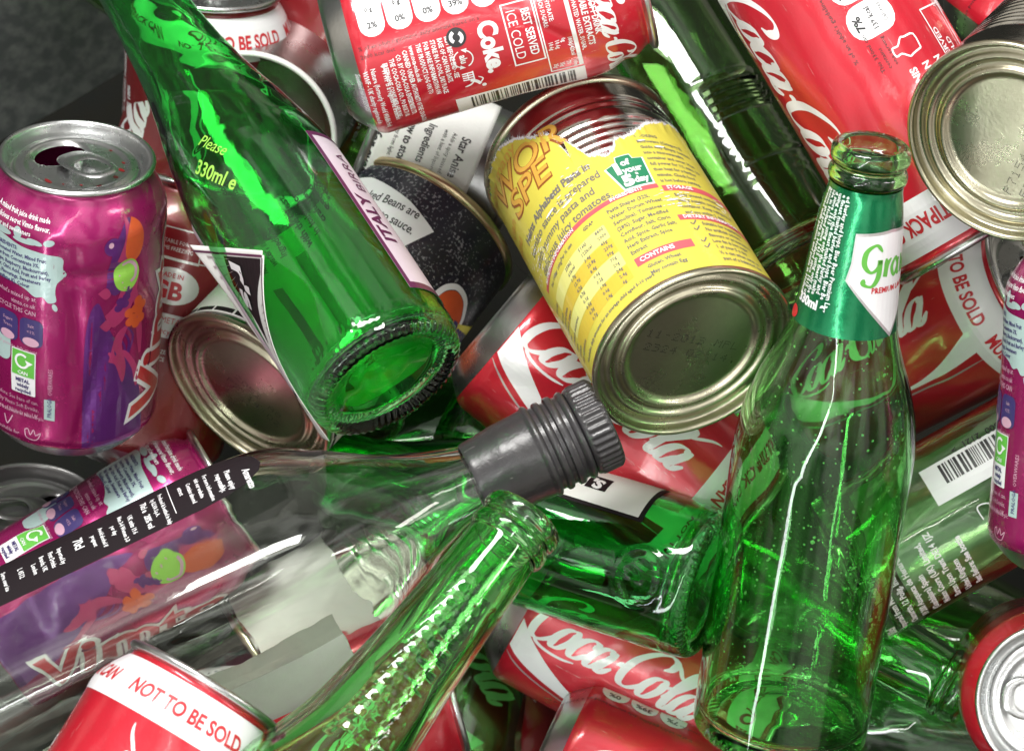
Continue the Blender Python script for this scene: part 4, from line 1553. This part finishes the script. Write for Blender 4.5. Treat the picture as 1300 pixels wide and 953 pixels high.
def spice_tin():
    t = thing('spice_tin', 'tin with a white Star Anise label between the navy tin and red can', 'tin')
    S = Surf([], 30, (), wob=0.15, seed=19)
    tin_body(t, S, 62.0, 29.6, mat='dark_metal', end_mat='dark_metal')
    LS = Surf([(29.8, 0), (29.8, 112)], 30, (), wob=0.15, seed=19)
    LS.lo, LS.hi = 2, 60
    sheet(LS, 'label', 'paper_white', t, -55, 55, 3.6, 44.6, 0.1, ns=90, nz=20, thick=0.1)
    b = Ink(LS, 0.24)
    b.text('Star Anise', 5.2, -13.5, 35.0, sx=0.8, bold=0.02)
    b.text('Adds a spicy aniseed note', 2.6, -13.5, 31.0, sx=0.8)
    b.text('with a hint of liquorice', 2.6, -13.5, 27.6, sx=0.8)
    b.text('Ingredients', 4.6, -13.5, 21.2, sx=0.8, bold=0.02)
    b.text('Star Anise', 2.6, 8, 21.4, sx=0.8)
    b.text('How to store', 4.6, -13.5, 14.0, sx=0.8, bold=0.03)
    b.text('Store away from light', 2.6, -13.5, 10.0, sx=0.8)
    b.text('Here for ever', 6.4, -16.0, 1.4, sx=0.85, shear=0.3, bold=0.02)
    b.block(['Best before end', 'see base of tin', 'UK 100g'], 2.8, -13, -4.5)
    b.build('label_text', 'black_print', t)
    put(t, 602, 225, -80, .92, .38, 0, 0, 45, R=30)


spice_tin()


def added_tin_below():  # added tin: gives the clear bottle something pale to show instead of dark ground
    t = thing('food_tin', 'added bare silver tin with a white label, brightening the clear glass bottle', 'tin', 'food tins')
    S = Surf([], 36.4, ((0, 50, 1.5, 12, 18, 0.3),), wob=0.3, seed=29)
    tin_body(t, S, 110.0, 36.4, ribs=[(60 + 4.2 * k, 1.3, 0.8) for k in range(9)])
    LS = Surf([(36.6, 0), (36.6, 110)], 36.6, ((0, 50, 1.5, 12, 18, 0.3),), wob=0.3, seed=29)
    LS.lo, LS.hi = 2, 108
    sheet(LS, 'label', 'paper_white', t, -80, 80, 5, 54, 0.15, top=lambda s: 50 + 6 * noise.noise(Vector((s * .1, 1, 1))) + 1.4 * noise.noise(Vector((s * .8, 5, 1))), ns=200, nz=14)
    put(t, 400, 815, -78, .80, -.60, 8, 0, 20, R=36.6)


added_tin_below()


def open_tin():
    t = thing('opened_tin', 'opened empty tin with a stained pale rim, behind the shoulder of the green bottle', 'tin')
    S = Surf([], 34, (), wob=0.3, seed=23)
    tin_body(t, S, 52.0, 33.0, mat='aluminium', open_top=True, rim_mat='paper_white', end_mat='dark_metal')
    bm_prof = [(0, 42), (18, 42.2), (24, 41.6), (27.6, 40.4), (30.4, 42), (31.2, 44.4), (31.9, 44.0)]
    obj('pushed_in_lid', revolve('pushed_in_lid', bm_prof, 96), 'rust_brown', t)
    put(t, 318, 172, -66, -.5, .8, 66, 0, 52, R=33)


open_tin()

# ================================================================== bottles
def tall_green():
    """the bottle standing at the right with green foil round its neck"""
    H = 235.0
    out = [(30.6, 0.8), (32.2, 3.0), (32.6, 8), (32.6, 60), (32.6, 110), (32.2, 122), (30.6, 133), (27.4, 144), (23.4, 154), (20.2, 163), (18.2, 171), (16.8, 182), (15.6, 196), (14.2, 210), (12.7, 219), (12.6, 221.2),
           (13.6, 222.4), (13.9, 224.4), (13.2, 226.2), (12.3, 227.0), (12.7, 228.2), (13.7, 229.4), (13.9, 231.6), (13.4, 233.8), (12.0, 235.0)]
    t, S, g = bottle('tall open green bottle with green foil and a white shield on its neck', out, 'green_glass', wall=2.5, n=192)
    FS = Surf([(max(12.95, S.r(z) + 0.25), z) for z in [168 + k for k in range(56)]], 16.0)
    FS.lo, FS.hi = -1e9, 1e9
    foil = [(FS.r(z), z) for z in [169 + 1.0 * k for k in range(53)]]
    obj('neck_foil', revolve('neck_foil', foil, 128, lambda i, th, z: 0.05 * noise.noise(Vector((math.cos(th) * 4, math.sin(th) * 4, z * .3)))), 'green_foil', t)
    w = Ink(FS, 0.14)
    rng = random.Random(3)
    words = 'Brewed with passion and pride in Holland since 1615 using only the finest malted barley and hops. Bier Beer Premium Lager 5% vol. Ingredients: water, malted barley, hops. Best before: see bottle. Serve chilled. Enjoy responsibly '
    for k in range(7):
        w.text((words[k * 13:] + words)[:40], 2.5, -19.5 + k * 2.05, 219 - abs(k - 3) * 0.0, rot=-90, sx=0.95, bold=0.02)
    w.text('330ml e', 4.6, -19.5, 176.6, bold=0.05, sx=0.85)
    w.build('neck_text', 'white_print', t)
    r_ = Ink(FS, 0.14)
    r_.ell(-20.5, 171.5, 2.6, 2.3)
    r_.build('red_mark', 'red_print', t)
    sh = [(0.0, 206), (14, 207.5), (30, 206), (32, 196), (33, 190), (16.5, 170.4), (-1, 190), (0, 196)]
    e_ = Ink(FS, 0.12)
    e_.poly([(16 + (a - 16) * 1.05, 192 + (b - 192) * 1.07) for a, b in sh])
    e_.build('shield_edge', 'silver_print', t)
    p_ = Ink(FS, 0.18)
    p_.poly(sh)
    p_.build('neck_shield', 'white_print', t)
    q = Ink(FS, 0.26)
    q.stroke([(10.2, 201), (7.6, 203.4), (4.2, 201), (3.8, 196.4), (6.4, 193.6), (9.2, 195.4), (9.6, 198), (9.4, 192), (7.4, 188.6), (4.4, 189.2), (4.2, 191.2)], 0.8, 2.0, step=1.5)
    q.stroke([(12.2, 198.4), (12.4, 195), (12.2, 191.8), (12.8, 196), (14.6, 198.2)], 0.9, 1.9, step=1.5)
    q.stroke([(18.6, 195), (17.2, 198), (15.2, 195), (16.6, 191.6), (18.4, 194), (18.8, 197.4), (18.8, 192), (20.2, 192)], 0.7, 1.6, step=1.5)
    q.text('lsch', 9, 20.8, 191.6, bold=0.04, sx=0.8)
    q.build('shield_script', 'green_print', t)
    r2 = Ink(FS, 0.26)
    r2.text('PREMIUM LAGER', 2.9, 7.4, 186.0, bold=0.03, sx=0.85)
    r2.build('shield_small_text', 'red_print', t)
    # beads of water inside the glass
    bm = bmesh.new()
    rng = random.Random(9)
    for i in range(420):
        th = rng.uniform(0, 2 * math.pi)
        z = rng.uniform(30, 160)
        r = S.r(z) - 2.5
        q_ = rng.uniform(0.22, 0.6) * (1.7 if rng.random() < 0.10 else 1.0)
        ret = bmesh.ops.create_icosphere(bm, subdivisions=1, radius=q_)
        for vv in ret['verts']:
            x, y, zz = vv.co
            x *= 0.5
            c, s = math.cos(th), math.sin(th)
            X, Y = (r - 0.45 + x * 0.7), y
            vv.co = Vector(((X * c - Y * s) * MM, (X * s + Y * c) * MM, (z + zz) * MM))
    me = bpy.data.meshes.new('water_beads')
    bm.to_mesh(me)
    bm.free()
    o = obj('water_beads', me, 'foam', t, smooth=80)
    o['kind'] = 'stuff'
    put(t, 1108, 182, 97, .158, -.987, 20, 0, H, R=16)


tall_green()


def base_up_green():
    """the bottle at the upper left, its ribbed base towards the viewer"""
    out = [(26.6, 0.8), (28.6, 2.6), (29.4, 6), (30.2, 14), (30.4, 60), (30.2, 92), (29.2, 104), (27.2, 116), (24.4, 130), (21.2, 144), (18.6, 158), (16.6, 174), (15.0, 192), (13.6, 212), (12.7, 224), (13.8, 226), (13.9, 230), (12.5, 235)]

    def emb(th, z):
        q = 0.0
        s = th * 30
        # rows of raised dots on the heel
        if 5 < z < 13:
            for k in range(3):
                zz = 6.5 + k * 2.4
                q += 0.30 * max(0.0, math.cos(s * 2 * math.pi / 2.6 + k * math.pi)) * math.exp(-((z - zz) / 0.6) ** 2)
        # wreath of chevrons on the shoulder
        if 110 < z < 190:
            q += 0.11 * math.sin(th * 8 + z * 0.30) * math.sin(z * 0.13)
        return q
    t, S, g = bottle('green bottle at upper left with its ribbed round base towards the viewer', out, 'bright_green_glass', wall=2.3, n=224, emboss=emb)
    LS = Surf([(S.r(z) + 0.15, z) for z in range(0, 236, 2)], 30.0)
    # the paper label: its edge is seen at the right, its back through the glass
    sheet(LS, 'paper_label', 'lilac_label', t, 26.5, 150, 17, 96, 0.10, ns=130, nz=30)
    pl = Ink(LS, 0.24)
    pl.rect(27.4, 56.5, 1.8, 79.0)
    pl.rect(80, 95.0, 104, 2.0)
    pl.rect(80, 18.4, 104, 3.0)
    pl.text('ITALY', 9, 36.2, 40, rot=90, bold=0.03, sx=1.0)
    pl.text('BIRRA', 7.5, 39, 66, rot=90, bold=0.0, sx=1.0)
    pl.build('label_border', 'plum_print', t)
    IS = Surf([(S.r(z) + 0.12, z) for z in range(0, 236, 2)], 30.0)
    bk = Ink(IS, 0.0)
    # lettering on the inner face of the label, read through the bottle
    for i, l in enumerate(['Peroni was first born', 'qualified and grown', 'crafted everyday', 'in Italy since 1846', 'with the finest malt']):
        bk.text(l, 4.2, 70 + i * 5.2, 92 - i * 2, rot=-90, flip=True, bold=0.04)
    for i, l in enumerate(['Ingredients:', 'water, malted barley, maize,', 'hop extract, hops. Serve cold', 'Product of Italy. Brewed and', 'bottled by the brewery, Roma', 'Best before end: see neck', 'Alc. 5.1% vol']):
        bk.text(l, 3.6, 101 + i * 4.6, 86 - i * 2, rot=-90, flip=True, bold=0.03)
    bk.build('label_reverse_text', 'plum_print', t)
    ob = Ink(IS, 0.0)
    ob.rect(97, 62, 4.2, 44)
    ob.rect(111, 50, 4.0, 46)
    ob.build('label_reverse_bars', 'brown_print', t)
    # raised capacity mark in the glass of the shoulder
    em = Ink(S, 0.06)
    em.text('330ml e', 7.5, -20, 104, rot=-62, bold=0.02, sx=0.9)
    em.text('Please', 6.5, -13, 112, rot=-62, bold=0.0, sx=0.9, shear=0.3)
    em.build('capacity_mark', 'lime_print', t)
    put(t, 497, 487, 80, -.545, -.838, -30, 0, 0, R=30)
    return t


bub = base_up_green()


def peeled_label():
    """the front label of that bottle, come away and curled over the tin"""
    def cp(px, py, z):
        return Vector(((px - 650) * (VD - z) / 4080, (476.5 - py) * (VD - z) / 4080, z))

    def surfpt(u, v):
        a, b, c, d = (240, 311), (335, 318), (418, 560), (408, 556)
        x = (a[0] * (1 - u) + b[0] * u) * (1 - v) + (d[0] * (1 - u) + c[0] * u) * v
        y = (a[1] * (1 - u) + b[1] * u) * (1 - v) + (d[1] * (1 - u) + c[1] * u) * v
        # right edge follows the glass
        x += math.sin(v * math.pi) * (-30 * u + 6 * (1 - u))
        z = 42 + 58 * u * u + 8 * math.sin(u * 3.0) + 8 * math.sin(v * 2.6) + 2.0 * noise.noise(Vector((u * 4, v * 4, 3)))
        return cp(x, y, z)
    t = thing('loose_label', 'peeled black and white paper label curling beside the green bottle', 'label')
    c0 = cp(300, 400, 35)

    class PS:
        def pt(self, u, v, off=0.0):
            e = 0.01
            p = surfpt(u, v)
            n = (surfpt(u + e, v) - p).cross(surfpt(u, v + e) - p).normalized()
            if n.z < 0:
                n = -n
            p = p + n * off - c0
            return (p.x * MM, p.y * MM, p.z * MM)
    ps = PS()

    def patch(name, mat, u0, u1, v0, v1, off, n=24, clip=None, rad=0.0):
        v_, f_ = [], []
        for i in range(n + 1):
            for j in range(n + 1):
                u, v = u0 + (u1 - u0) * i / n, v0 + (v1 - v0) * j / n
                v_.append(ps.pt(u, v, off))
        for i in range(n):
            for j in range(n):
                q = i * (n + 1) + j
                u, v = u0 + (u1 - u0) * (i + .5) / n, v0 + (v1 - v0) * (j + .5) / n
                if clip and not clip(u, v):
                    continue
                f_.append((q, q + n + 1, q + n + 2, q + 1))
        o = obj(name, from_pydata(name, v_, f_), mat, t, smooth=60)
        return o
    base = patch('paper', 'paper_white', 0, 1, 0, 1, -0.2, 40, clip=lambda u, v: not (u > 0.94 and v < 0.05 and (u - .94) / .06 + (0.05 - v) / 0.05 > 1.2))
    md = base.modifiers.new('thickness', 'SOLIDIFY')
    md.thickness = 0.12 * MM
    md.offset = -1
    ink = Ink(ps, 0.10)
    ink.add2d([(0.42, 0.045), (0.955, 0.045), (0.955, 0.12), (0.80, 0.30), (0.70, 0.50), (0.48, 0.34), (0.36, 0.20)], [(0, 1, 2, 3, 4, 5, 6)], 0.05)
    ink.build('black_corner', 'paper_black', t)
    rays = Ink(ps, 0.12)
    rays2 = Ink(ps, 0.12)
    for k in range(13):
        a = 0.30 + k * 0.045
        rays.add2d([(0.90, 0.30 + k * 0.035), (0.985, 0.27 + k * 0.045), (0.985, 0.285 + k * 0.045)], [(0, 2, 1)], 0.05)
        rays2.add2d([(0.50 - k * 0.005, 0.06 + k * 0.03), (0.15, 0.05 + k * 0.055), (0.15, 0.065 + k * 0.055)], [(0, 1, 2)], 0.05)
    rays.build('grey_rays', 'silver_print', t)
    rays2.build('grey_rays', 'silver_print', t)
    ed = Ink(ps, 0.16)
    for a, b in (((0.0, 0.025), (0.98, 0.025)), ((0.975, 0.04), (0.975, 0.97))):
        if a[1] == b[1]:
            pts = [(a[0], a[1]), (b[0], a[1]), (b[0], a[1] + .012), (a[0], a[1] + .012)]
        else:
            pts = [(a[0], a[1]), (a[0] + .014, a[1]), (a[0] + .014, b[1]), (a[0], b[1])]
        ed.add2d(pts, [(0, 1, 2, 3)], 0.04)
    ed.build('edge_line', 'plum_print', t)
    wt = Ink(ps, 0.75)
    vs, fs = glyphs("r's", 0.04, 0.2, 4)
    o_ = []
    for x, y in vs:
        x, y = x * 0.19, y * 0.30
        c, s = math.cos(math.radians(72)), math.sin(math.radians(72))
        o_.append((0.735 + (x * c - -y * s * -1) * 1.0, 0.335 - (x * s + y * c * 0.2) * 0.9 + 0.0))
    # letters stand across the black corner
    o_ = [(0.50 + yy_ * 0.30, 0.06 + xx_ * 0.25) for xx_, yy_ in vs]
    wt.add2d(o_, fs, 0.03)
    wt.build('white_lettering', 'white_print', t)
    t.matrix_world = TILT @ Matrix.Translation(c0 * MM)


peeled_label()


def side_green():
    """bottle across the lower middle with a raised crest"""
    out = [(26.2, 0.8), (28.0, 2.8), (28.8, 7), (29.0, 20), (29.0, 70), (28.8, 92), (27.4, 104), (23.6, 118), (18.6, 132), (15.6, 146), (14.2, 164), (13.0, 180), (13.8, 183), (13.9, 188), (12.6, 192)]

    def emb(th, z):
        s = ((th + math.pi) % (2 * math.pi) - math.pi) * 28.5
        ds, dz = s + 5, z - 20
        r = math.hypot(ds / 10.5, dz / 9.0)
        q = 0.55 * math.exp(-((r - 1.0) / 0.12) ** 2)
        if r < 0.95:
            q += 0.30 * max(0, noise.noise(Vector((ds * .28, dz * .28, 4))) * 2.2)
        pass
        return q
    t, S, g = bottle('green bottle with a raised crest and a white label corner, below the grey cap', out, 'bright_green_glass', wall=2.6, n=224, emboss=emb)
    LS = Surf([(S.r(z) + 0.15, z) for z in range(0, 230, 2)], 28.5)
    sheet(LS, 'label_border', 'paper_black', t, 15, 44, 26, 66, 0.08, ns=40, nz=16)
    sheet(LS, 'paper_label', 'paper_white', t, 16.6, 44, 28, 65, 0.18, ns=40, nz=16)
    k = Ink(LS, 0.32)
    k.rect(27.5, 49, 8.5, 8.5)
    k.build('black_square', 'paper_black', t)
    w = Ink(LS, 0.42)
    w.text("'S", 7.5, 24.6, 52.2, rot=-100, bold=0.05)
    w.build('square_letter', 'white_print', t)
    put(t, 905, 745, 8, -.95, -.30, -16, 0, 0, R=28.5)


side_green()


def lower_green():
    out = [(29, 0.8), (30.5, 3), (30.8, 8), (30.8, 60), (30.4, 90), (28, 108), (23.5, 124), (19.6, 140), (17.4, 158), (15.8, 176), (14.6, 194), (13.6, 212), (13.2, 220), (13.4, 221.5), (14.5, 223), (14.7, 225.5), (13.8, 227.2), (13.1, 228), (13.5, 229.2), (14.4, 230.4), (14.6, 233.0), (13.8, 234.6), (12.2, 235.4)]

    def emb(th, z):
        s = ((th + math.pi) % (2 * math.pi) - math.pi) * 16
        q = 0.0
        if 130 < z < 200:
            q += 0.55 * (1 if abs(s - 1) < 8 else 0) * max(0.0, math.sin(z * 0.9 + math.floor((s + 20) / 5) * 1.7)) * math.exp(-((s - 1) / 9) ** 4)
        return q
    t, S, g = bottle('open green bottle neck at the bottom centre leaning against the clear bottle', out, 'green_glass', wall=2.6, n=224, emboss=emb)
    put(t, 668, 655, 115, .61, -.79, -20, 0, 235, R=16)


lower_green()


def plain_bottle(label, mat, a, R=31, H=230.0, wall=2.6, n=128, **kw):
    out = [(R - 2.6, 0.8), (R - .8, 2.8), (R, 7), (R, 60), (R, H * .48), (R - 1.4, H * .55), (R * .80, H * .63), (R * .60, H * .71), (15.4, H * .80), (14.0, H * .90), (13.0, H - 12), (13.8, H - 10), (13.9, H - 8), (12.8, H - 6.6), (13.8, H - 5), (13.9, H - 2.0), (12.4, H)]
    t, S, g = bottle(label, out, mat, wall=wall, n=n, **kw)
    put(t, *a, R=R)
    return t, S


def rib_emb(th, z):
    s = (th % (2 * math.pi)) / (2 * math.pi)
    return 0.55 * math.sin(z * 1.75) if 30 < z < 78 and 0.02 < s < 0.18 else 0.0


plain_bottle('dark green bottle lying between the yellow tin and the large red can', 'deep_green_glass', (1012, 350, -40, -.53, -.85, -18, 0, 0), R=32, emboss=rib_emb)
plain_bottle('green bottle deep in the gap under the ribbed bottle base', 'green_glass', (390, 570, -95, .97, -.08, 0, 0, 0), R=29)
t_, S_ = plain_bottle('green bottle neck lying low at the bottom right below the printed bottle', 'green_glass', (1228, 880, -35, .87, .48, 5, 0, 230), R=30)
plain_bottle('green bottle mouth low at the bottom edge, left of the tall bottle', 'green_glass', (800, 855, -70, -.95, -.18, 5, 0, 230), R=29)
plain_bottle('dark green bottle deep in the gap below the top red can', 'deep_green_glass', (470, 150, -150, -.9, -.5, 0, 0, 60), R=30)
plain_bottle('green bottle deep in the gap at the right bottom under the printed bottle', 'deep_green_glass', (1180, 800, -120, .9, .3, 0, 0, 100), R=30)


def printed_bottle():
    t, S = plain_bottle('pale green bottle printed with a barcode and address at the right', 'pale_green_glass', (1071, 728, -25, .87, -.49, 0, 0, 0), R=30)
    LS = Surf([(S.r(z) + 0.12, z) for z in range(0, 230, 2)], 30.0)
    sheet(LS, 'back_label', 'mint_print', t, 62, 128, 18, 100, 0.1, ns=50, nz=20)
    w = Ink(LS, 0.02)
    w.rect(-12.5, 66, 16, 46)
    w.build('barcode_panel', 'white_print', t)
    b = Ink(LS, 0.16)
    rng = random.Random(17)
    z = 50.0
    while z < 86:
        ww = rng.choice((0.4, 0.4, 0.8, 1.2))
        b.rect(-14.6, z + ww / 2, 8.5, ww, step=2)
        z += ww + rng.choice((0.4, 0.5, 0.9))
    b.text('500  2121  >', 4.4, -23.2, 78, rot=-90, sx=0.9, bold=0.015)
    b.build('barcode', 'black_print', t)
    p = Ink(LS, 0.06)
    L = ['33cl', 'Imported from Mexico by: C', 'Chamartin, 12 Polig. Ind.', '19 200 Azuqueca de Henares', '(Guadalajara) Spain', 'Molson Coors (UK) Limited,', 'Burton Upon Trent DE14 1JZ', 'United Kingdom', 'Best Before: See bottle']
    for i, l in enumerate(L):
        p.text(l, 4.6 if i == 0 else 3.5, 38.0 - i * 0.5, 6.5 + i * 4.7, rot=180, bold=0.05 if i == 0 else 0.035, sx=0.78)
    p.stroke([(8, 55), (3, 55), (3, 58.5), (5, 60.5), (8, 60.5)], 0.5, taper=False)
    p.build('printed_address', 'white_print', t)


printed_bottle()
can = cola_can('dark red can deep in the gap left of the script can at the bottom', 'logo', 45, mat='dark_red_lacquer', dents=((0, 40, 3.0, 9, 30, 0.4), (-12, 70, 3.0, 12, 9, 0.4)), strip=False, small=False)
put(can, 560, 850, -135, .5, .86, 0, 20, 60)
plain_bottle('green bottle deep in the gap under the open bottle neck at the bottom', 'green_glass', (640, 700, -120, .25, -.97, 0, 0, 200), R=30)


def clear_bottle():
    H = 250.0
    out = [(35, 0.8), (37.6, 4), (38.2, 12), (38.2, 60), (38.4, 100), (38.8, 130), (39.2, 156), (38.6, 172), (36.8, 186), (32.8, 199), (27.6, 211), (21.8, 224), (17.0, 236), (14.5, 245), (13.4, 250.0)]

    def emb(th, z):
        return 0.9 * noise.noise(Vector((math.cos(th) * 1.3, math.sin(th) * 1.3, z * 0.035))) * min(1.0, max(0.0, (z - 120) / 50.0)) * min(1.0, max(0, (250 - z) / 14))

    def square(th, z):
        # four rounded sides that melt into the round neck
        a = th - math.pi / 4
        k = (abs(math.cos(a)) ** 3.4 + abs(math.sin(a)) ** 3.4) ** (-1 / 3.4)
        w = min(1.0, max(0.0, (228 - z) / 60.0))
        return 1 + (k - 1) * w * w * (3 - 2 * w)
    t, S, g = bottle('large clear glass bottle with a black side label and grey screw cap', out, 'clear_glass', wall=3.2, n=192, L=H, knurl=False, emboss=emb, group=None, base_thick=8, mul=square)
    # plastic collar and cap: flange, three rings, ribbed cap
    col = [(12.4, 246.5), (14.2, 246.3), (14.6, 247.2), (15.0, 252), (16.0, 260), (16.3, 268), (16.6, 271.2), (17.2, 271.8), (17.3, 272.8), (16.8, 273.6), (15.6, 274.2),
           (15.6, 275.6), (16.6, 276.3), (16.8, 277.2), (16.5, 278.2), (15.5, 278.8), (15.5, 280.0), (16.7, 280.6), (16.9, 281.8), (16.6, 282.8), (15.6, 283.4), (15.5, 284.6), (16.4, 285.4), (16.8, 286.4), (16.4, 287.2), (15.4, 287.6), (13.0, 287.9)]
    obj('collar', revolve('collar', densify(col, 0.9), 128, lambda i, th, z: 0.12 * noise.noise(Vector((math.cos(th) * 2, math.sin(th) * 2, z * .4)))), 'charcoal_plastic', t, smooth=50)
    capp = [(13.0, 287.7), (15.6, 287.8), (16.2, 288.4), (16.5, 289.4), (16.6, 291), (16.6, 296.6), (16.2, 297.8), (15.6, 298.4), (14.6, 298.6), (14.2, 298.2), (0, 298.1)]
    obj('cap', revolve('cap', densify(capp, 0.8), 256, lambda i, th, z: (0.34 * math.copysign(abs(math.sin(th * 38)) ** 0.5, math.sin(th * 38)) if 289.4 < z < 297.4 else 0.0)), 'charcoal_plastic', t, smooth=50)
    LS = Surf([(S.r(z) + 0.1, z) for z in range(0, 250, 2)], 36.5)
    LS.mul = square
    # broad front label on the underside, its plain back seen through the glass
    sheet(LS, 'front_label', 'paper_white', t, 30, 92, 30, 182, 0.2, ns=40, nz=50)
    lb = Ink(LS, 0.08)
    pts = [(-56, 40), (-33.5, 40), (-33.5, 156), (-34.5, 166), (-37, 174), (-41, 179.5), (-45, 181), (-50, 179.5), (-53.5, 174), (-55.5, 166), (-56, 156)]
    lb.poly(pts)
    lb.build('side_label', 'paper_black', t)
    w = Ink(LS, 0.18)
    w.rect(-43, 66, 14, 21)
    rows = [('Amaretto', 176, 3.6, -31.5), ('Please enjoy', 170, 2.8, -34), ('responsibly.', 166.6, 2.8, -34), ('For more information', 162.4, 2.2, -36.5), ('visit our website', 159.2, 2.2, -36.5), ('Contains almond', 156, 2.2, -36.0), ('extract', 152.8, 2.2, -36),
            ('Produced & bottled in Italy', 145.5, 2.1, -37.5), ('by ILLVA S.p.A.', 142.6, 2.1, -36.5), ('70cl e   28% vol', 138.6, 3.0, -37), ('UK units 19.6', 133, 2.4, -34), ('Men 3-4 Women 2-3', 129.6, 2.2, -36), ('per day', 126.4, 2.2, -33),
            ('Avoid alcohol if', 122.0, 2.2, -35), ('pregnant', 118.8, 2.2, -33), ('70cl', 112.4, 4.6, -35), ('Imported by', 106.2, 2.4, -35), ('First Drinks', 102.8, 2.4, -35), ('Brands, UK', 99.4, 2.4, -35), ('London', 96.0, 2.4, -33), ('L 0512', 91, 2.6, -34), ('Serve over ice', 85, 2.4, -36), ('www', 81, 2.4, -33)]
    for tx, z, sz, s in rows:
        w.text(tx, sz * 1.04, s - 12.0, z - 2, bold=0.03, sx=0.66)
    w.stroke([(-55, 147.4), (-46, 147.4), (-37, 147.4)], 0.3, taper=False)
    w.build('label_print', 'white_print', t)
    b = Ink(LS, 0.3)
    rng = random.Random(23)
    z = 57.5
    while z < 75:
        ww = rng.choice((0.4, 0.8, 1.1))
        b.rect(-43, z + ww / 2, 12.5, ww)
        z += ww + rng.choice((0.4, 0.8))
    b.build('barcode', 'black_print', t)
    put(t, 614, 607, 60, .905, -.425, -3, 0, 250, R=36.5)


clear_bottle()

bpy.context.view_layer.update()
